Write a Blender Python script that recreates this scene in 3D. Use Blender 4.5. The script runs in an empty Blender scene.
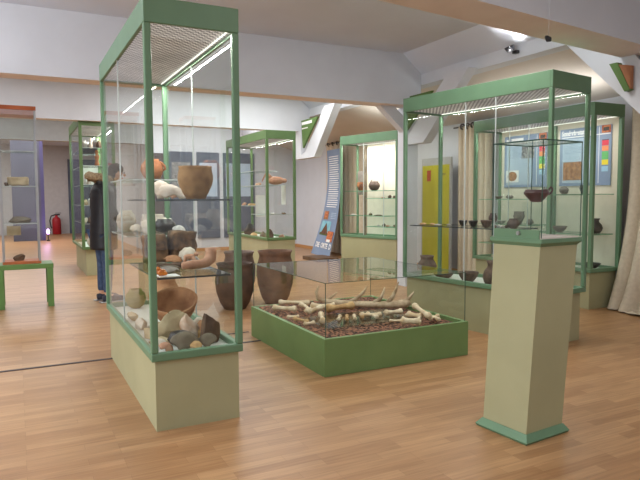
import bpy, bmesh, math, random
from mathutils import Vector, Matrix, noise
PI = math.pi
S = bpy.context.scene
COL = S.collection

# ---------------------------------------------------------------- materials
def lin(c):
    return tuple(((v/255)/12.92 if v/255 <= .04045 else ((v/255+.055)/1.055)**2.4) for v in c) + (1,)

def new_mat(name):
    m = bpy.data.materials.new(name); m.use_nodes = True
    nt = m.node_tree; nt.nodes.clear()
    out = nt.nodes.new('ShaderNodeOutputMaterial')
    return m, nt, out

def mat(name, c, rough=.6, c2=None, scale=8, bump=0, metal=0, spec=.4, detail=6, coat=0, lo=.35, hi=.65):
    """principled surface with a soft noise variation between two colours"""
    m, nt, out = new_mat(name)
    b = nt.nodes.new('ShaderNodeBsdfPrincipled')
    b.inputs['Roughness'].default_value = rough
    b.inputs['Metallic'].default_value = metal
    b.inputs['Specular IOR Level'].default_value = spec
    b.inputs['Coat Weight'].default_value = coat
    nt.links.new(b.outputs[0], out.inputs[0])
    tc = nt.nodes.new('ShaderNodeTexCoord')
    n = nt.nodes.new('ShaderNodeTexNoise'); n.inputs['Scale'].default_value = scale
    n.inputs['Detail'].default_value = detail
    nt.links.new(tc.outputs['Object'], n.inputs['Vector'])
    if c2 is None:
        c2 = tuple(v*.965 for v in c)
    r = nt.nodes.new('ShaderNodeValToRGB')
    r.color_ramp.elements[0].position = lo; r.color_ramp.elements[1].position = hi
    r.color_ramp.elements[0].color = lin(c2); r.color_ramp.elements[1].color = lin(c)
    nt.links.new(n.outputs['Fac'], r.inputs[0]); nt.links.new(r.outputs[0], b.inputs['Base Color'])
    if bump:
        bp = nt.nodes.new('ShaderNodeBump'); bp.inputs['Strength'].default_value = bump
        bp.inputs['Distance'].default_value = .01
        nt.links.new(n.outputs['Fac'], bp.inputs['Height']); nt.links.new(bp.outputs[0], b.inputs['Normal'])
    return m

def emis(name, c, s):
    m, nt, out = new_mat(name)
    e = nt.nodes.new('ShaderNodeEmission'); e.inputs[0].default_value = lin(c); e.inputs[1].default_value = s
    nt.links.new(e.outputs[0], out.inputs[0]); return m

def glass_mat(name, tint=(.95, .98, .965), base=.045, top=.75, rough=.0, haze=0.0):
    """thin clear pane: transparent with a mirror that grows towards grazing view"""
    m, nt, out = new_mat(name)
    t = nt.nodes.new('ShaderNodeBsdfTransparent'); t.inputs[0].default_value = tint+(1,)
    g = nt.nodes.new('ShaderNodeBsdfGlossy'); g.inputs['Roughness'].default_value = rough
    lw = nt.nodes.new('ShaderNodeLayerWeight'); lw.inputs['Blend'].default_value = .5
    p = nt.nodes.new('ShaderNodeMath'); p.operation = 'POWER'; p.inputs[1].default_value = 4.5
    mu = nt.nodes.new('ShaderNodeMath'); mu.operation = 'MULTIPLY_ADD'
    mu.inputs[1].default_value = top; mu.inputs[2].default_value = base
    nt.links.new(lw.outputs['Facing'], p.inputs[0]); nt.links.new(p.outputs[0], mu.inputs[0])
    mx = nt.nodes.new('ShaderNodeMixShader')
    nt.links.new(mu.outputs[0], mx.inputs[0]); nt.links.new(t.outputs[0], mx.inputs[1]); nt.links.new(g.outputs[0], mx.inputs[2])
    last = mx
    if haze:
        d = nt.nodes.new('ShaderNodeBsdfDiffuse'); d.inputs[0].default_value = (.8, .85, .83, 1)
        m2 = nt.nodes.new('ShaderNodeMixShader'); m2.inputs[0].default_value = haze
        nt.links.new(mx.outputs[0], m2.inputs[1]); nt.links.new(d.outputs[0], m2.inputs[2]); last = m2
    nt.links.new(last.outputs[0], out.inputs[0]); return m

def floor_mat():
    m, nt, out = new_mat('beech_laminate')
    b = nt.nodes.new('ShaderNodeBsdfPrincipled'); nt.links.new(b.outputs[0], out.inputs[0])
    tc = nt.nodes.new('ShaderNodeTexCoord')
    mp = nt.nodes.new('ShaderNodeMapping')
    nt.links.new(tc.outputs['Object'], mp.inputs[0])
    br = nt.nodes.new('ShaderNodeTexBrick')
    br.inputs['Scale'].default_value = 1; br.inputs['Brick Width'].default_value = .42; br.inputs['Row Height'].default_value = .065
    br.inputs['Mortar Size'].default_value = .0007; br.inputs['Bias'].default_value = 0
    br.offset = .37; br.offset_frequency = 3
    br.inputs['Color1'].default_value = lin((180, 141, 102)); br.inputs['Color2'].default_value = lin((158, 118, 82))
    br.inputs['Mortar'].default_value = lin((140, 104, 70))
    nt.links.new(mp.outputs[0], br.inputs[0])
    mp2 = nt.nodes.new('ShaderNodeMapping'); mp2.inputs['Scale'].default_value = (1.6, 26, 1)
    nt.links.new(tc.outputs['Object'], mp2.inputs[0])
    n = nt.nodes.new('ShaderNodeTexNoise'); n.inputs['Scale'].default_value = 2.2; n.inputs['Detail'].default_value = 8
    nt.links.new(mp2.outputs[0], n.inputs[0])
    r = nt.nodes.new('ShaderNodeValToRGB'); r.color_ramp.elements[0].position = .3; r.color_ramp.elements[1].position = .7
    r.color_ramp.elements[0].color = (.72, .68, .62, 1); r.color_ramp.elements[1].color = (1.12, 1.1, 1.06, 1)
    nt.links.new(n.outputs['Fac'], r.inputs[0])
    mx = nt.nodes.new('ShaderNodeMix'); mx.data_type = 'RGBA'; mx.blend_type = 'MULTIPLY'; mx.inputs[0].default_value = .75
    nt.links.new(br.outputs['Color'], mx.inputs[6]); nt.links.new(r.outputs[0], mx.inputs[7])
    nt.links.new(mx.outputs[2], b.inputs['Base Color'])
    b.inputs['Roughness'].default_value = .36; b.inputs['Specular IOR Level'].default_value = .35
    return m

def grid_mat():
    """perforated metal light grid: fine checker of light and dark metal"""
    m, nt, out = new_mat('light_grid_metal')
    b = nt.nodes.new('ShaderNodeBsdfPrincipled'); nt.links.new(b.outputs[0], out.inputs[0])
    tc = nt.nodes.new('ShaderNodeTexCoord')
    c = nt.nodes.new('ShaderNodeTexChecker'); c.inputs['Scale'].default_value = 42
    c.inputs[1].default_value = lin((225, 220, 218)); c.inputs[2].default_value = lin((110, 106, 104))
    nt.links.new(tc.outputs['Object'], c.inputs[0])
    n = nt.nodes.new('ShaderNodeTexNoise'); n.inputs['Scale'].default_value = 2.5; n.inputs['Detail'].default_value = 4
    nt.links.new(tc.outputs['Object'], n.inputs[0])
    mx = nt.nodes.new('ShaderNodeMix'); mx.data_type = 'RGBA'; mx.blend_type = 'MULTIPLY'; mx.inputs[0].default_value = .8
    r = nt.nodes.new('ShaderNodeValToRGB'); r.color_ramp.elements[0].color = (.45, .45, .45, 1); r.color_ramp.elements[0].position = .3
    r.color_ramp.elements[1].position = .68
    nt.links.new(n.outputs['Fac'], r.inputs[0])
    nt.links.new(c.outputs[0], mx.inputs[6]); nt.links.new(r.outputs[0], mx.inputs[7]); nt.links.new(mx.outputs[2], b.inputs['Base Color'])
    b.inputs['Roughness'].default_value = .5
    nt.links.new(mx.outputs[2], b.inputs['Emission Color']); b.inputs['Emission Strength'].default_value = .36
    return m

M = {}
M['floor'] = floor_mat()
M['wall'] = mat('white_plaster', (208, 211, 218), .9, (203, 206, 213), 3, .05)
M['ceil'] = mat('ceiling_plaster', (206, 212, 224), .95, (202, 208, 220), 2, .05)
M['slope'] = mat('sloped_plaster', (214, 206, 198), .95, (208, 200, 192), 2)
M['soffit'] = mat('pinkish_wood_soffit', (234, 226, 226), .8, (228, 219, 219), 4)
M['greywall'] = mat('grey_plaster', (168, 170, 172), .95)
M['farwall'] = mat('far_wall_plaster', (190, 190, 190), .95)
M['green'] = mat('green_painted_metal', (104, 138, 108), .4, (99, 132, 103), 5)
M['olivegreen'] = mat('olive_edged_green_paint', (94, 122, 78), .45, (88, 116, 73), 5)
M['green_pale'] = mat('pale_green_metal', (150, 178, 128), .4, (140, 168, 118), 5)
M['cream'] = mat('cream_laminate', (170, 168, 132), .55, (164, 162, 127), 3)
M['deck'] = mat('white_display_floor', (222, 222, 214), .6)
M['backpanel'] = mat('cream_back_panel', (226, 218, 200), .8)
M['glass'] = glass_mat('clear_glass')
M['glasstop'] = glass_mat('clear_glass_cover', (.9, .93, .92), .06, .8)
M['shelf'] = glass_mat('shelf_glass', (.88, .95, .92), .06, .6)
M['shelfedge'] = mat('green_glass_edge', (120, 178, 142), .25, (108, 166, 130), 5)
M['darkedge'] = mat('dark_glass_edge', (58, 66, 72), .3)
M['glassedge'] = mat('bright_glass_edge', (196, 205, 204), .3)
M['dkglassedge'] = mat('dark_green_glass_edge', (46, 78, 66), .3)
M['grid'] = grid_mat()
M['tube'] = emis('edge_glint_glow', (255, 252, 240), 1.5)  # glow that paints the glint of a metal edge
M['terra'] = mat('orange_terracotta', (190, 128, 84), .8, (160, 98, 60), 14, .3)
M['brownpot'] = mat('yellow_brown_clay', (158, 122, 80), .85, (128, 94, 60), 18, .5)
M['bowlclay'] = mat('brown_orange_clay', (184, 136, 98), .85, (142, 96, 66), 10, .3)
M['darkpot'] = mat('dark_brown_clay', (112, 92, 80), .6, (80, 64, 56), 14, .3)
M['storage'] = mat('smoked_storage_clay', (84, 62, 48), .75, (54, 41, 34), 7, .3)
M['storage2'] = mat('reddish_storage_clay', (112, 80, 58), .75, (80, 56, 42), 7, .3)
M['black'] = mat('black_burnished_clay', (56, 50, 48), .35, (38, 34, 33), 14, .2)
M['purpleclay'] = mat('burgundy_burnished_clay', (92, 56, 56), .28, (62, 38, 40), 16, .2, coat=.3)
M['greyclay'] = mat('grey_clay', (150, 140, 130), .8, (118, 108, 100), 14, .4)
M['whiteclay'] = mat('pale_clay', (226, 218, 208), .85, (198, 180, 162), 9, .3)
M['pinkclay'] = mat('pinkish_clay', (202, 158, 132), .85, (172, 124, 98), 12, .4)
M['beige'] = mat('beige_sandstone', (196, 178, 146), .9, (166, 146, 114), 10, .5)
M['darkstone'] = mat('dark_brown_stone', (110, 84, 62), .85, (70, 50, 38), 9, .7)
M['greystone'] = mat('grey_brown_stone', (128, 116, 98), .85, (92, 82, 68), 9, .6)
M['chunk'] = mat('burnt_daub', (122, 90, 62), .95, (72, 54, 40), 22, 1)
M['peb'] = mat('white_and_rust_stone', (222, 212, 200), .7, (168, 116, 74), 5, .4)
M['greenbowl'] = mat('ochre_clay', (150, 138, 74), .8, (128, 114, 58), 10, .3)
M['amber'] = mat('orange_amber', (226, 132, 40), .25, (170, 80, 20), 20, .3, coat=.5)
M['card'] = mat('white_card', (232, 230, 226), .9)
M['bone'] = mat('ivory_bone', (236, 220, 192), .7, (206, 178, 140), 14, .3)
M['bone2'] = mat('tan_bone', (214, 178, 128), .7, (180, 138, 90), 14, .3)
M['antler'] = mat('pale_brown_antler', (214, 192, 162), .7, (164, 138, 108), 16, .4)
M['mulch'] = mat('bark_mulch', (158, 108, 84), .95, (38, 22, 18), 42, 1, lo=.44, hi=.58)
M['flint'] = mat('pale_grey_flint', (206, 202, 196), .5, (150, 146, 142), 18, .3)
M['metalbit'] = mat('tarnished_bronze', (120, 112, 88), .5, (80, 76, 62), 18, .3, metal=.4)
M['curtain'] = mat('beige_curtain_cloth', (208, 194, 174), .95, (198, 184, 164), 30, .2)
M['ring'] = mat('dark_curtain_rings', (60, 56, 56), .4)
M['blue'] = mat('grey_blue_print', (134, 152, 180), .7, (126, 144, 172), 3)
M['bluelight'] = mat('light_blue_print', (178, 194, 212), .7, (166, 184, 206), 3)
M['white'] = mat('white_print', (240, 240, 240), .7)
M['skyb'] = mat('bright_sky_print', (110, 176, 200), .7, (150, 200, 210), 5)
M['huttan'] = mat('brown_hut_print', (120, 84, 60), .8, (84, 60, 48), 20)
M['grassp'] = mat('grass_print', (96, 110, 60), .8, (70, 84, 44), 20)
M['orangep'] = mat('orange_photo_print', (220, 136, 84), .7, (150, 70, 50), 30)
M['brownp'] = mat('brown_excavation_print', (188, 138, 96), .7, (128, 84, 56), 26)
M['greyp'] = mat('grey_photo_print', (170, 170, 170), .7, (80, 82, 86), 40)
M['red'] = mat('red_paint', (168, 34, 44), .4, (150, 28, 38), 6)
M['redp'] = mat('red_print', (226, 70, 90), .7)
M['orp'] = mat('orange_print', (240, 150, 100), .7)
M['grp'] = mat('green_print', (104, 186, 112), .7)
M['yep'] = mat('yellow_print', (238, 216, 60), .7)
M['lbp'] = mat('pale_blue_print', (160, 200, 226), .7)
M['yellow'] = mat('yellow_green_board', (196, 190, 52), .7, (186, 180, 48), 3)
M['signgreen'] = mat('green_sign_paint', (88, 118, 62), .6, (82, 111, 57), 6)
M['signbrown'] = mat('brown_sign_board', (172, 118, 84), .7, (158, 106, 74), 6)
M['orangetop'] = mat('orange_wood_board', (188, 104, 62), .55, (172, 92, 54), 8)
M['tablegreen'] = mat('bright_green_paint', (96, 132, 72), .5, (90, 126, 68), 5)
M['lowgreen'] = mat('grass_green_paint', (118, 150, 96), .42, (112, 144, 91), 4)
M['steel'] = mat('brushed_steel', (170, 172, 174), .35, metal=.7)
M['blackp'] = mat('black_plastic', (30, 30, 34), .4)
M['strip'] = mat('dark_floor_strip', (62, 54, 58), .6)
M['violet'] = mat('dark_violet_panel', (80, 80, 94), .7, (70, 70, 84), 2)
M['bluepanel'] = mat('blue_grey_panel', (90, 98, 114), .7, (72, 80, 98), 2)
M['darkopening'] = mat('dark_brown_opening', (74, 64, 62), .6)
M['jacket'] = mat('black_quilted_nylon', (30, 29, 34), .5, (20, 19, 24), 10, .3)
M['fur'] = mat('beige_fur', (176, 156, 124), 1, (120, 100, 76), 70, 1)
M['jeans'] = mat('blue_denim', (74, 92, 122), .9, (58, 74, 102), 30, .2)
M['shoe'] = mat('dark_blue_shoe', (40, 44, 60), .6)
M['skin'] = mat('skin', (224, 178, 150), .6, (214, 166, 138), 6)
M['hair'] = mat('dark_hair', (58, 46, 40), .7, (36, 28, 26), 40, .4)
M['wood'] = mat('dark_wood_plinth', (104, 80, 58), .6, (84, 62, 44), 6)
M['glow'] = emis('violet_lamp_glow', (226, 170, 255), 8)
M['lampglow'] = emis('spot_lamp_glow', (255, 255, 255), 20)
M['basewood'] = mat('wood_baseboard', (196, 146, 96), .6)

# ---------------------------------------------------------------- mesh helpers
def obj(name, bm, mats, parent=None, loc=(0, 0, 0), rot=(0, 0, 0), smooth=False):
    me = bpy.data.meshes.new(name)
    bmesh.ops.recalc_face_normals(bm, faces=bm.faces)
    bm.to_mesh(me); bm.free()
    for m in (mats if isinstance(mats, (list, tuple)) else [mats]): me.materials.append(m)
    if smooth:
        for p in me.polygons: p.use_smooth = True
    o = bpy.data.objects.new(name, me); COL.objects.link(o)
    o.location = loc; o.rotation_euler = rot
    if parent: o.parent = parent
    return o

def tag(o, label, cat, group=None, kind=None):
    o['label'] = label; o['category'] = cat
    if group: o['group'] = group
    if kind: o['kind'] = kind
    return o

def thing(name, label, cat, loc=(0, 0, 0), rz=0, group=None):
    o = bpy.data.objects.new(name, None); COL.objects.link(o); o.empty_display_size = .1
    o.location = loc; o.rotation_euler = (0, 0, rz)
    return tag(o, label, cat, group)

def struct(name, bm, m, smooth=False):
    o = obj(name, bm, m, smooth=smooth); o['kind'] = 'structure'; return o

def box(bm, x0, x1, y0, y1, z0, z1, bevel=0, mi=0, segs=2):
    vs = [bm.verts.new(p) for p in ((x0, y0, z0), (x1, y0, z0), (x1, y1, z0), (x0, y1, z0), (x0, y0, z1), (x1, y0, z1), (x1, y1, z1), (x0, y1, z1))]
    fs = [bm.faces.new([vs[i] for i in f]) for f in ((3, 2, 1, 0), (4, 5, 6, 7), (0, 1, 5, 4), (1, 2, 6, 5), (2, 3, 7, 6), (3, 0, 4, 7))]
    for f in fs: f.material_index = mi
    if bevel:
        es = list({e for f in fs for e in f.edges})
        r = bmesh.ops.bevel(bm, geom=es, offset=bevel, segments=segs, affect='EDGES', profile=.5)
        for f in r['faces']: f.material_index = mi
    return bm

def B(*a, **k):
    return box(bmesh.new(), *a, **k)

def prism(pts_lo, pts_hi, bm=None):
    bm = bm or bmesh.new()
    a = [bm.verts.new(p) for p in pts_lo]; b = [bm.verts.new(p) for p in pts_hi]
    n = len(a)
    bm.faces.new(a[::-1]); bm.faces.new(b)
    for i in range(n): bm.faces.new((a[i], a[(i+1) % n], b[(i+1) % n], b[i]))
    return bm

def quad(*pts, bm=None, mi=0):
    bm = bm or bmesh.new()
    f = bm.faces.new([bm.verts.new(p) for p in pts]); f.material_index = mi
    return bm

def lathe(prof, seg=28, bm=None, wob=0, seed=0, off=(0, 0, 0)):
    bm = bm or bmesh.new(); rings = []
    for (r, z) in prof:
        if r < 1e-5:
            rings.append([bm.verts.new((off[0], off[1], off[2]+z))]); continue
        ring = []
        for i in range(seg):
            a = 2*PI*i/seg; k = 1+wob*noise.noise((math.cos(a)*1.3+seed*7.1, math.sin(a)*1.3, z*9+seed))
            ring.append(bm.verts.new((off[0]+r*k*math.cos(a), off[1]+r*k*math.sin(a), off[2]+z)))
        rings.append(ring)
    for a, b in zip(rings, rings[1:]):
        for i in range(seg):
            j = (i+1) % seg
            if len(a) == 1 and len(b) == 1: continue
            if len(a) == 1: bm.faces.new((a[0], b[j], b[i]))
            elif len(b) == 1: bm.faces.new((a[i], a[j], b[0]))
            else: bm.faces.new((a[i], a[j], b[j], b[i]))
    return bm

def vessel(outer, t=.006):
    """closed vessel wall from an outer profile listed from foot to rim"""
    inner = [(max(r-t, .001), max(z, t)) for r, z in reversed(outer)]
    inner[0] = (outer[-1][0]-t, outer[-1][1])
    inner[-1] = (0, t)
    return [(0, 0)]+outer+inner

def tube(pts, rad, seg=10, bm=None, closed=False):
    bm = bm or bmesh.new(); pts = [Vector(p) for p in pts]; n = len(pts)
    if not isinstance(rad, (list, tuple)): rad = [rad]*n
    rings = []; up = None
    for i, p in enumerate(pts):
        if closed: d = (pts[(i+1) % n]-pts[i-1]).normalized()
        else: d = (pts[min(i+1, n-1)]-pts[max(i-1, 0)]).normalized()
        if up is None:
            up = Vector((0, 0, 1)) if abs(d.z) < .9 else Vector((1, 0, 0))
        s = d.cross(up).normalized(); up = s.cross(d).normalized()
        rings.append([bm.verts.new(p+rad[i]*(math.cos(2*PI*k/seg)*s+math.sin(2*PI*k/seg)*up)) for k in range(seg)])
    m = n if closed else n-1
    for i in range(m):
        a, b = rings[i], rings[(i+1) % n]
        for k in range(seg): bm.faces.new((a[k], a[(k+1) % seg], b[(k+1) % seg], b[k]))
    if not closed:
        bm.faces.new(rings[0][::-1]); bm.faces.new(rings[-1])
    return bm

def blob(bm, c, r, sub=2, amp=0, fr=3, seed=0, rot=None):
    """ellipsoid with noise relief"""
    res = bmesh.ops.create_icosphere(bm, subdivisions=sub, radius=1)
    for v in res['verts']:
        k = 1+amp*noise.noise(v.co*fr*.5+Vector((seed*3.7, seed*1.3, seed)))+amp*.5*noise.noise(v.co*fr+Vector((seed, 5, 2)))
        p = Vector((v.co.x*r[0]*k, v.co.y*r[1]*k, v.co.z*r[2]*k))
        if rot is not None: p = rot @ p
        v.co = p+Vector(c)
    return bm

def faceted(size, seed, cuts=9):
    """angular stone: an ico ball flattened by random planes"""
    rnd = random.Random(seed); bm = bmesh.new()
    bmesh.ops.create_icosphere(bm, subdivisions=4, radius=1)
    pl = []
    for i in range(cuts):
        d = Vector((rnd.uniform(-1, 1), rnd.uniform(-1, 1), rnd.uniform(-.6, 1))).normalized(); pl.append((d, rnd.uniform(.5, .8)))
    pl.append((Vector((0, 0, -1)), .55))
    for v in bm.verts:
        for d, h in pl:
            k = v.co.dot(d)-h
            if k > 0: v.co -= d*k
        v.co += v.co.normalized()*.05*noise.noise(v.co*3+Vector((seed, 0, 0)))
    zs = min(v.co.z for v in bm.verts)
    for v in bm.verts:
        v.co = Vector((v.co.x*size[0], v.co.y*size[1], (v.co.z-zs)*size[2]*.65))
    for e in bm.edges:
        if e.calc_face_angle(0) > .30: e.smooth = False
    return bm

def sherd(w, h, curve, seed, t=.007, jag=.25):
    """curved broken pot wall with an irregular outline, dome side up"""
    rnd = random.Random(seed); bm = bmesh.new(); N = 20; R = 6
    out = [1-jag*rnd.random() for _ in range(N)]
    lay = []
    for s in (0, 1):
        c = bm.verts.new((0, 0, curve-s*t)); rings = [[c]]
        for k in range(1, R+1):
            q = k/R; ring = []
            for i in range(N):
                a = 2*PI*i/N; r = q*(1+(out[i]-1)*q)
                x, y = r*math.cos(a)*w/2, r*math.sin(a)*h/2
                z = curve*(1-(r*r))-s*t+.003*noise.noise((x*40, y*40, seed))
                ring.append(bm.verts.new((x, y, z)))
            rings.append(ring)
        for i in range(N): bm.faces.new((rings[0][0], rings[1][i], rings[1][(i+1) % N]) if s == 0 else (rings[0][0], rings[1][(i+1) % N], rings[1][i]))
        for a, b in zip(rings[1:], rings[2:]):
            for i in range(N):
                j = (i+1) % N
                bm.faces.new((a[i], b[i], b[j], a[j]) if s == 0 else (a[j], b[j], b[i], a[i]))
        lay.append(rings[-1])
    for i in range(N):
        j = (i+1) % N; bm.faces.new((lay[0][i], lay[1][i], lay[1][j], lay[0][j]))
    return bm

def rest(o, z):
    """drop a mesh so that its lowest point stands on height z"""
    bpy.context.view_layer.update()
    lo = min((o.matrix_world @ v.co).z for v in o.data.vertices)
    o.location.z += z-lo+.0008
    return o

def text_mesh(name, body, size, m, parent, loc, rot, align='LEFT', sx=1, bold=0):
    cu = bpy.data.curves.new(name, 'FONT'); cu.body = body; cu.size = size; cu.align_x = align; cu.extrude = .0006; cu.offset = bold
    t = bpy.data.objects.new(name, cu); COL.objects.link(t)
    dg = bpy.context.evaluated_depsgraph_get(); dg.update()
    me = bpy.data.meshes.new_from_object(t.evaluated_get(dg)); me.name = name
    bpy.data.objects.remove(t); bpy.data.curves.remove(cu)
    me.materials.clear(); me.materials.append(m)
    o = bpy.data.objects.new(name, me); COL.objects.link(o); o.parent = parent; o.location = loc; o.rotation_euler = rot; o.scale = (sx, 1, 1)
    return o

def area(name, loc, sx, sy, power, color=(1, 1, 1), rot=(0, 0, 0), parent=None, spread=PI):
    l = bpy.data.lights.new(name, 'AREA'); l.shape = 'RECTANGLE'; l.size = sx; l.size_y = sy; l.energy = power; l.color = color; l.spread = spread
    o = bpy.data.objects.new(name, l); COL.objects.link(o); o.location = loc; o.rotation_euler = rot
    if parent: o.parent = parent
    return o

# ---------------------------------------------------------------- camera
H = 1.25; F = 595.0
T = math.atan(42/F); ROLL = math.radians(.3); A0 = math.radians(27)
def room(v):
    c, s = math.cos(A0), math.sin(A0)
    return Vector((v[0]*c+v[1]*s, -v[0]*s+v[1]*c, v[2]))
fw = Vector((0, math.cos(T), -math.sin(T))); rt = Vector((1, 0, 0)); up = Vector((0, math.sin(T), math.cos(T)))
c_, s_ = math.cos(ROLL), math.sin(ROLL)
R_, U_ = room(rt*c_-up*s_), room(up*c_+rt*s_); F_ = room(fw)
cam = bpy.data.cameras.new('camera'); co = bpy.data.objects.new('camera', cam); COL.objects.link(co)
cam.sensor_width = 36; cam.lens = F/640*36; cam.clip_start = .05
co.matrix_world = Matrix(((R_.x, U_.x, -F_.x, 0), (R_.y, U_.y, -F_.y, 0), (R_.z, U_.z, -F_.z, H), (0, 0, 0, 1)))
S.camera = co

# ---------------------------------------------------------------- the room
XL, XR, YN, YE, YF = -7.0, 6.45, -4.0, 14.0, 23.6
struct('floor', B(XL, XR, YN, YF, -.1, 0), M['floor'])
struct('ceiling', B(XL, 4.75, YN, YF, 3.18, 3.3), M['ceil'])
struct('trim_1', prism([(4.7, YN, 3.18), (5.0, YN, 2.93), (5.0, YN, 3.3), (4.7, YN, 3.3)], [(4.7, YF, 3.18), (5.0, YF, 2.93), (5.0, YF, 3.3), (4.7, YF, 3.3)]), M['ceil'])
struct('trim_2', B(5.0, 5.18, YN, YE, 2.78, 3.3), M['wall'])                                   # purlin
struct('trim_3', prism([(5.18, YN, 2.8), (XR, YN, 2.44), (XR, YN, 2.6), (5.18, YN, 2.95)], [(5.18, YE, 2.8), (XR, YE, 2.44), (XR, YE, 2.6), (5.18, YE, 2.95)]), M['slope'])
struct('wall_right', B(XR, XR+.15, YN, YE, 0, 2.6), M['wall'])
struct('wall_left', B(XL-.15, XL, YN, YF, 0, 3.3), M['wall'])
struct('wall_behind', B(XL, XR, YN-.15, YN, 0, 3.3), M['wall'])
struct('wall_end', B(2.75, XR, YE, YE+.15, 0, 3.3), M['wall'])
struct('wall_far', B(XL, 2.75, YF, YF+.15, 0, 3.3), M['farwall'])
struct('wall_side', B(2.75, 2.9, YE+.15, YF, 0, 3.3), M['farwall'])
struct('trim_4', B(XL, 2.75, YE, YE+.2, 2.5, 3.18), M['greywall'])
def header(n, x0, x1, yn, yf, k=0.0, z0=2.5, z1=3.18, xr=0):
    bm = prism([(x0, yn+k*(x0-xr), z0), (x1, yn+k*(x1-xr), z0), (x1, yf+k*(x1-xr), z0), (x0, yf+k*(x0-xr), z0)],
               [(x0, yn+k*(x0-xr), z1), (x1, yn+k*(x1-xr), z1), (x1, yf+k*(x1-xr), z1), (x0, yf+k*(x0-xr), z1)])
    for f in bm.faces:
        f.normal_update()
        f.material_index = 1 if all(abs(v.co.z-z0) < 1e-4 for v in f.verts) else 0
    struct(n, bm, [M['wall'], M['soffit']])
header('trim_5', XL, 5.0, 6.74, 7.02)
header('trim_6', XL, 5.0, 10.22, 10.42)
header('trim_7', XL, XR, 3.0, 3.35, .128, 2.5, 3.3, 2.64)
# columns, slanting braces under the roof beams
struct('trim_8', B(4.84, 5.04, 6.86, 7.06, 0, 2.5), M['wall'])
struct('trim_9', B(4.76, 4.9, 10.1, 10.42, 1.98, 2.5), M['wall'])
struct('trim_10', B(4.92, 5.12, 3.22, 3.42, 1.95, 2.5), M['wall'])
def brace(n, pts, x0=4.86, x1=5.0):
    struct(n, prism([(x0, y, z) for y, z in pts], [(x1, y, z) for y, z in pts]), M['wall'])
brace('trim_11', [(10.1, 1.98), (9.56, 1.98), (8.78, 2.82), (9.16, 2.82), (9.93, 2.1), (10.1, 2.05)], 4.76, 4.9)
brace('trim_12', [(6.86, 1.98), (6.5, 1.98), (5.62, 2.8), (6.0, 2.8), (6.86, 2.1)])
brace('trim_13', [(3.42, 1.95), (4.28, 2.78), (3.76, 2.78), (3.42, 2.4)], 4.92, 5.06)
struct('trim_14', prism([(4.84, 6.9, 2.16), (4.84, 6.9, 2.36), (4.67, 6.9, 2.5), (4.44, 6.9, 2.5)], [(4.84, 7.02, 2.16), (4.84, 7.02, 2.36), (4.67, 7.02, 2.5), (4.44, 7.02, 2.5)]), M['wall'])
struct('baseboard_right', B(XR-.015, XR, YN, YE, 0, .07), M['basewood'])
struct('baseboard_end', B(2.76, XR-.015, YE-.015, YE, 0, .07), M['basewood'])
struct('trim_15', B(XL, 1.93, 4.825, 4.855, 0, .004), M['strip'])
struct('trim_16', B(1.18, 1.9, 5.2, 5.225, 0, .004), M['strip'])
struct('dark_opening_1', B(2.8, 3.1, YE-.03, YE-.001, 0, 2.3), M['darkopening'])  # dark sheet for the end of the opening, its darkness put into colour
struct('trim_17', B(-.52, -.33, 8.35, 8.5, 0, 2.5), M['wall'])

# ---------------------------------------------------------------- signs on the braces
def tri_sign(name, pts, x, label, m, m2, rows):
    bm = prism([(x, y, z) for y, z in pts], [(x+.035, y, z) for y, z in pts])
    s = obj(name, bm, m); tag(s, label, 'sign')
    return s
s = tri_sign('triangular_sign', [(9.96, 2.66), (9.3, 2.66), (9.9, 2.16)], 4.70, 'green triangular hanging sign with white writing beside the far white column', M['signgreen'], M['signgreen'], 2)
for k, (w, z) in enumerate(((.42, 2.575), (.25, 2.5))):
    obj('lettering', B(4.696, 4.699, 9.93-w, 9.93, z, z+(.05 if k == 0 else .02)), M['white'], s)
tri_sign('triangular_sign', [(6.9, 2.62), (6.25, 2.62), (6.84, 2.15)], 4.81, 'green triangular sign seen through the glass of the large corner showcase', M['signgreen'], M['signgreen'], 0)
s = obj('triangular_sign', prism([(4.86, 3.5, 2.4), (4.86, 3.66, 2.44), (4.86, 3.52, 2.2), (4.86, 3.5, 2.2)], [(4.9, 3.5, 2.4), (4.9, 3.66, 2.44), (4.9, 3.52, 2.2), (4.9, 3.5, 2.2)]), M['signbrown'])
tag(s, 'brown triangular sign with a green edge under the near roof beam', 'sign')
obj('edge_strip', prism([(4.85, 3.71, 2.45), (4.85, 3.63, 2.45), (4.85, 3.5, 2.19), (4.85, 3.55, 2.18)], [(4.91, 3.71, 2.45), (4.91, 3.63, 2.45), (4.91, 3.5, 2.19), (4.91, 3.55, 2.18)]), M['signgreen'], s)

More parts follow.
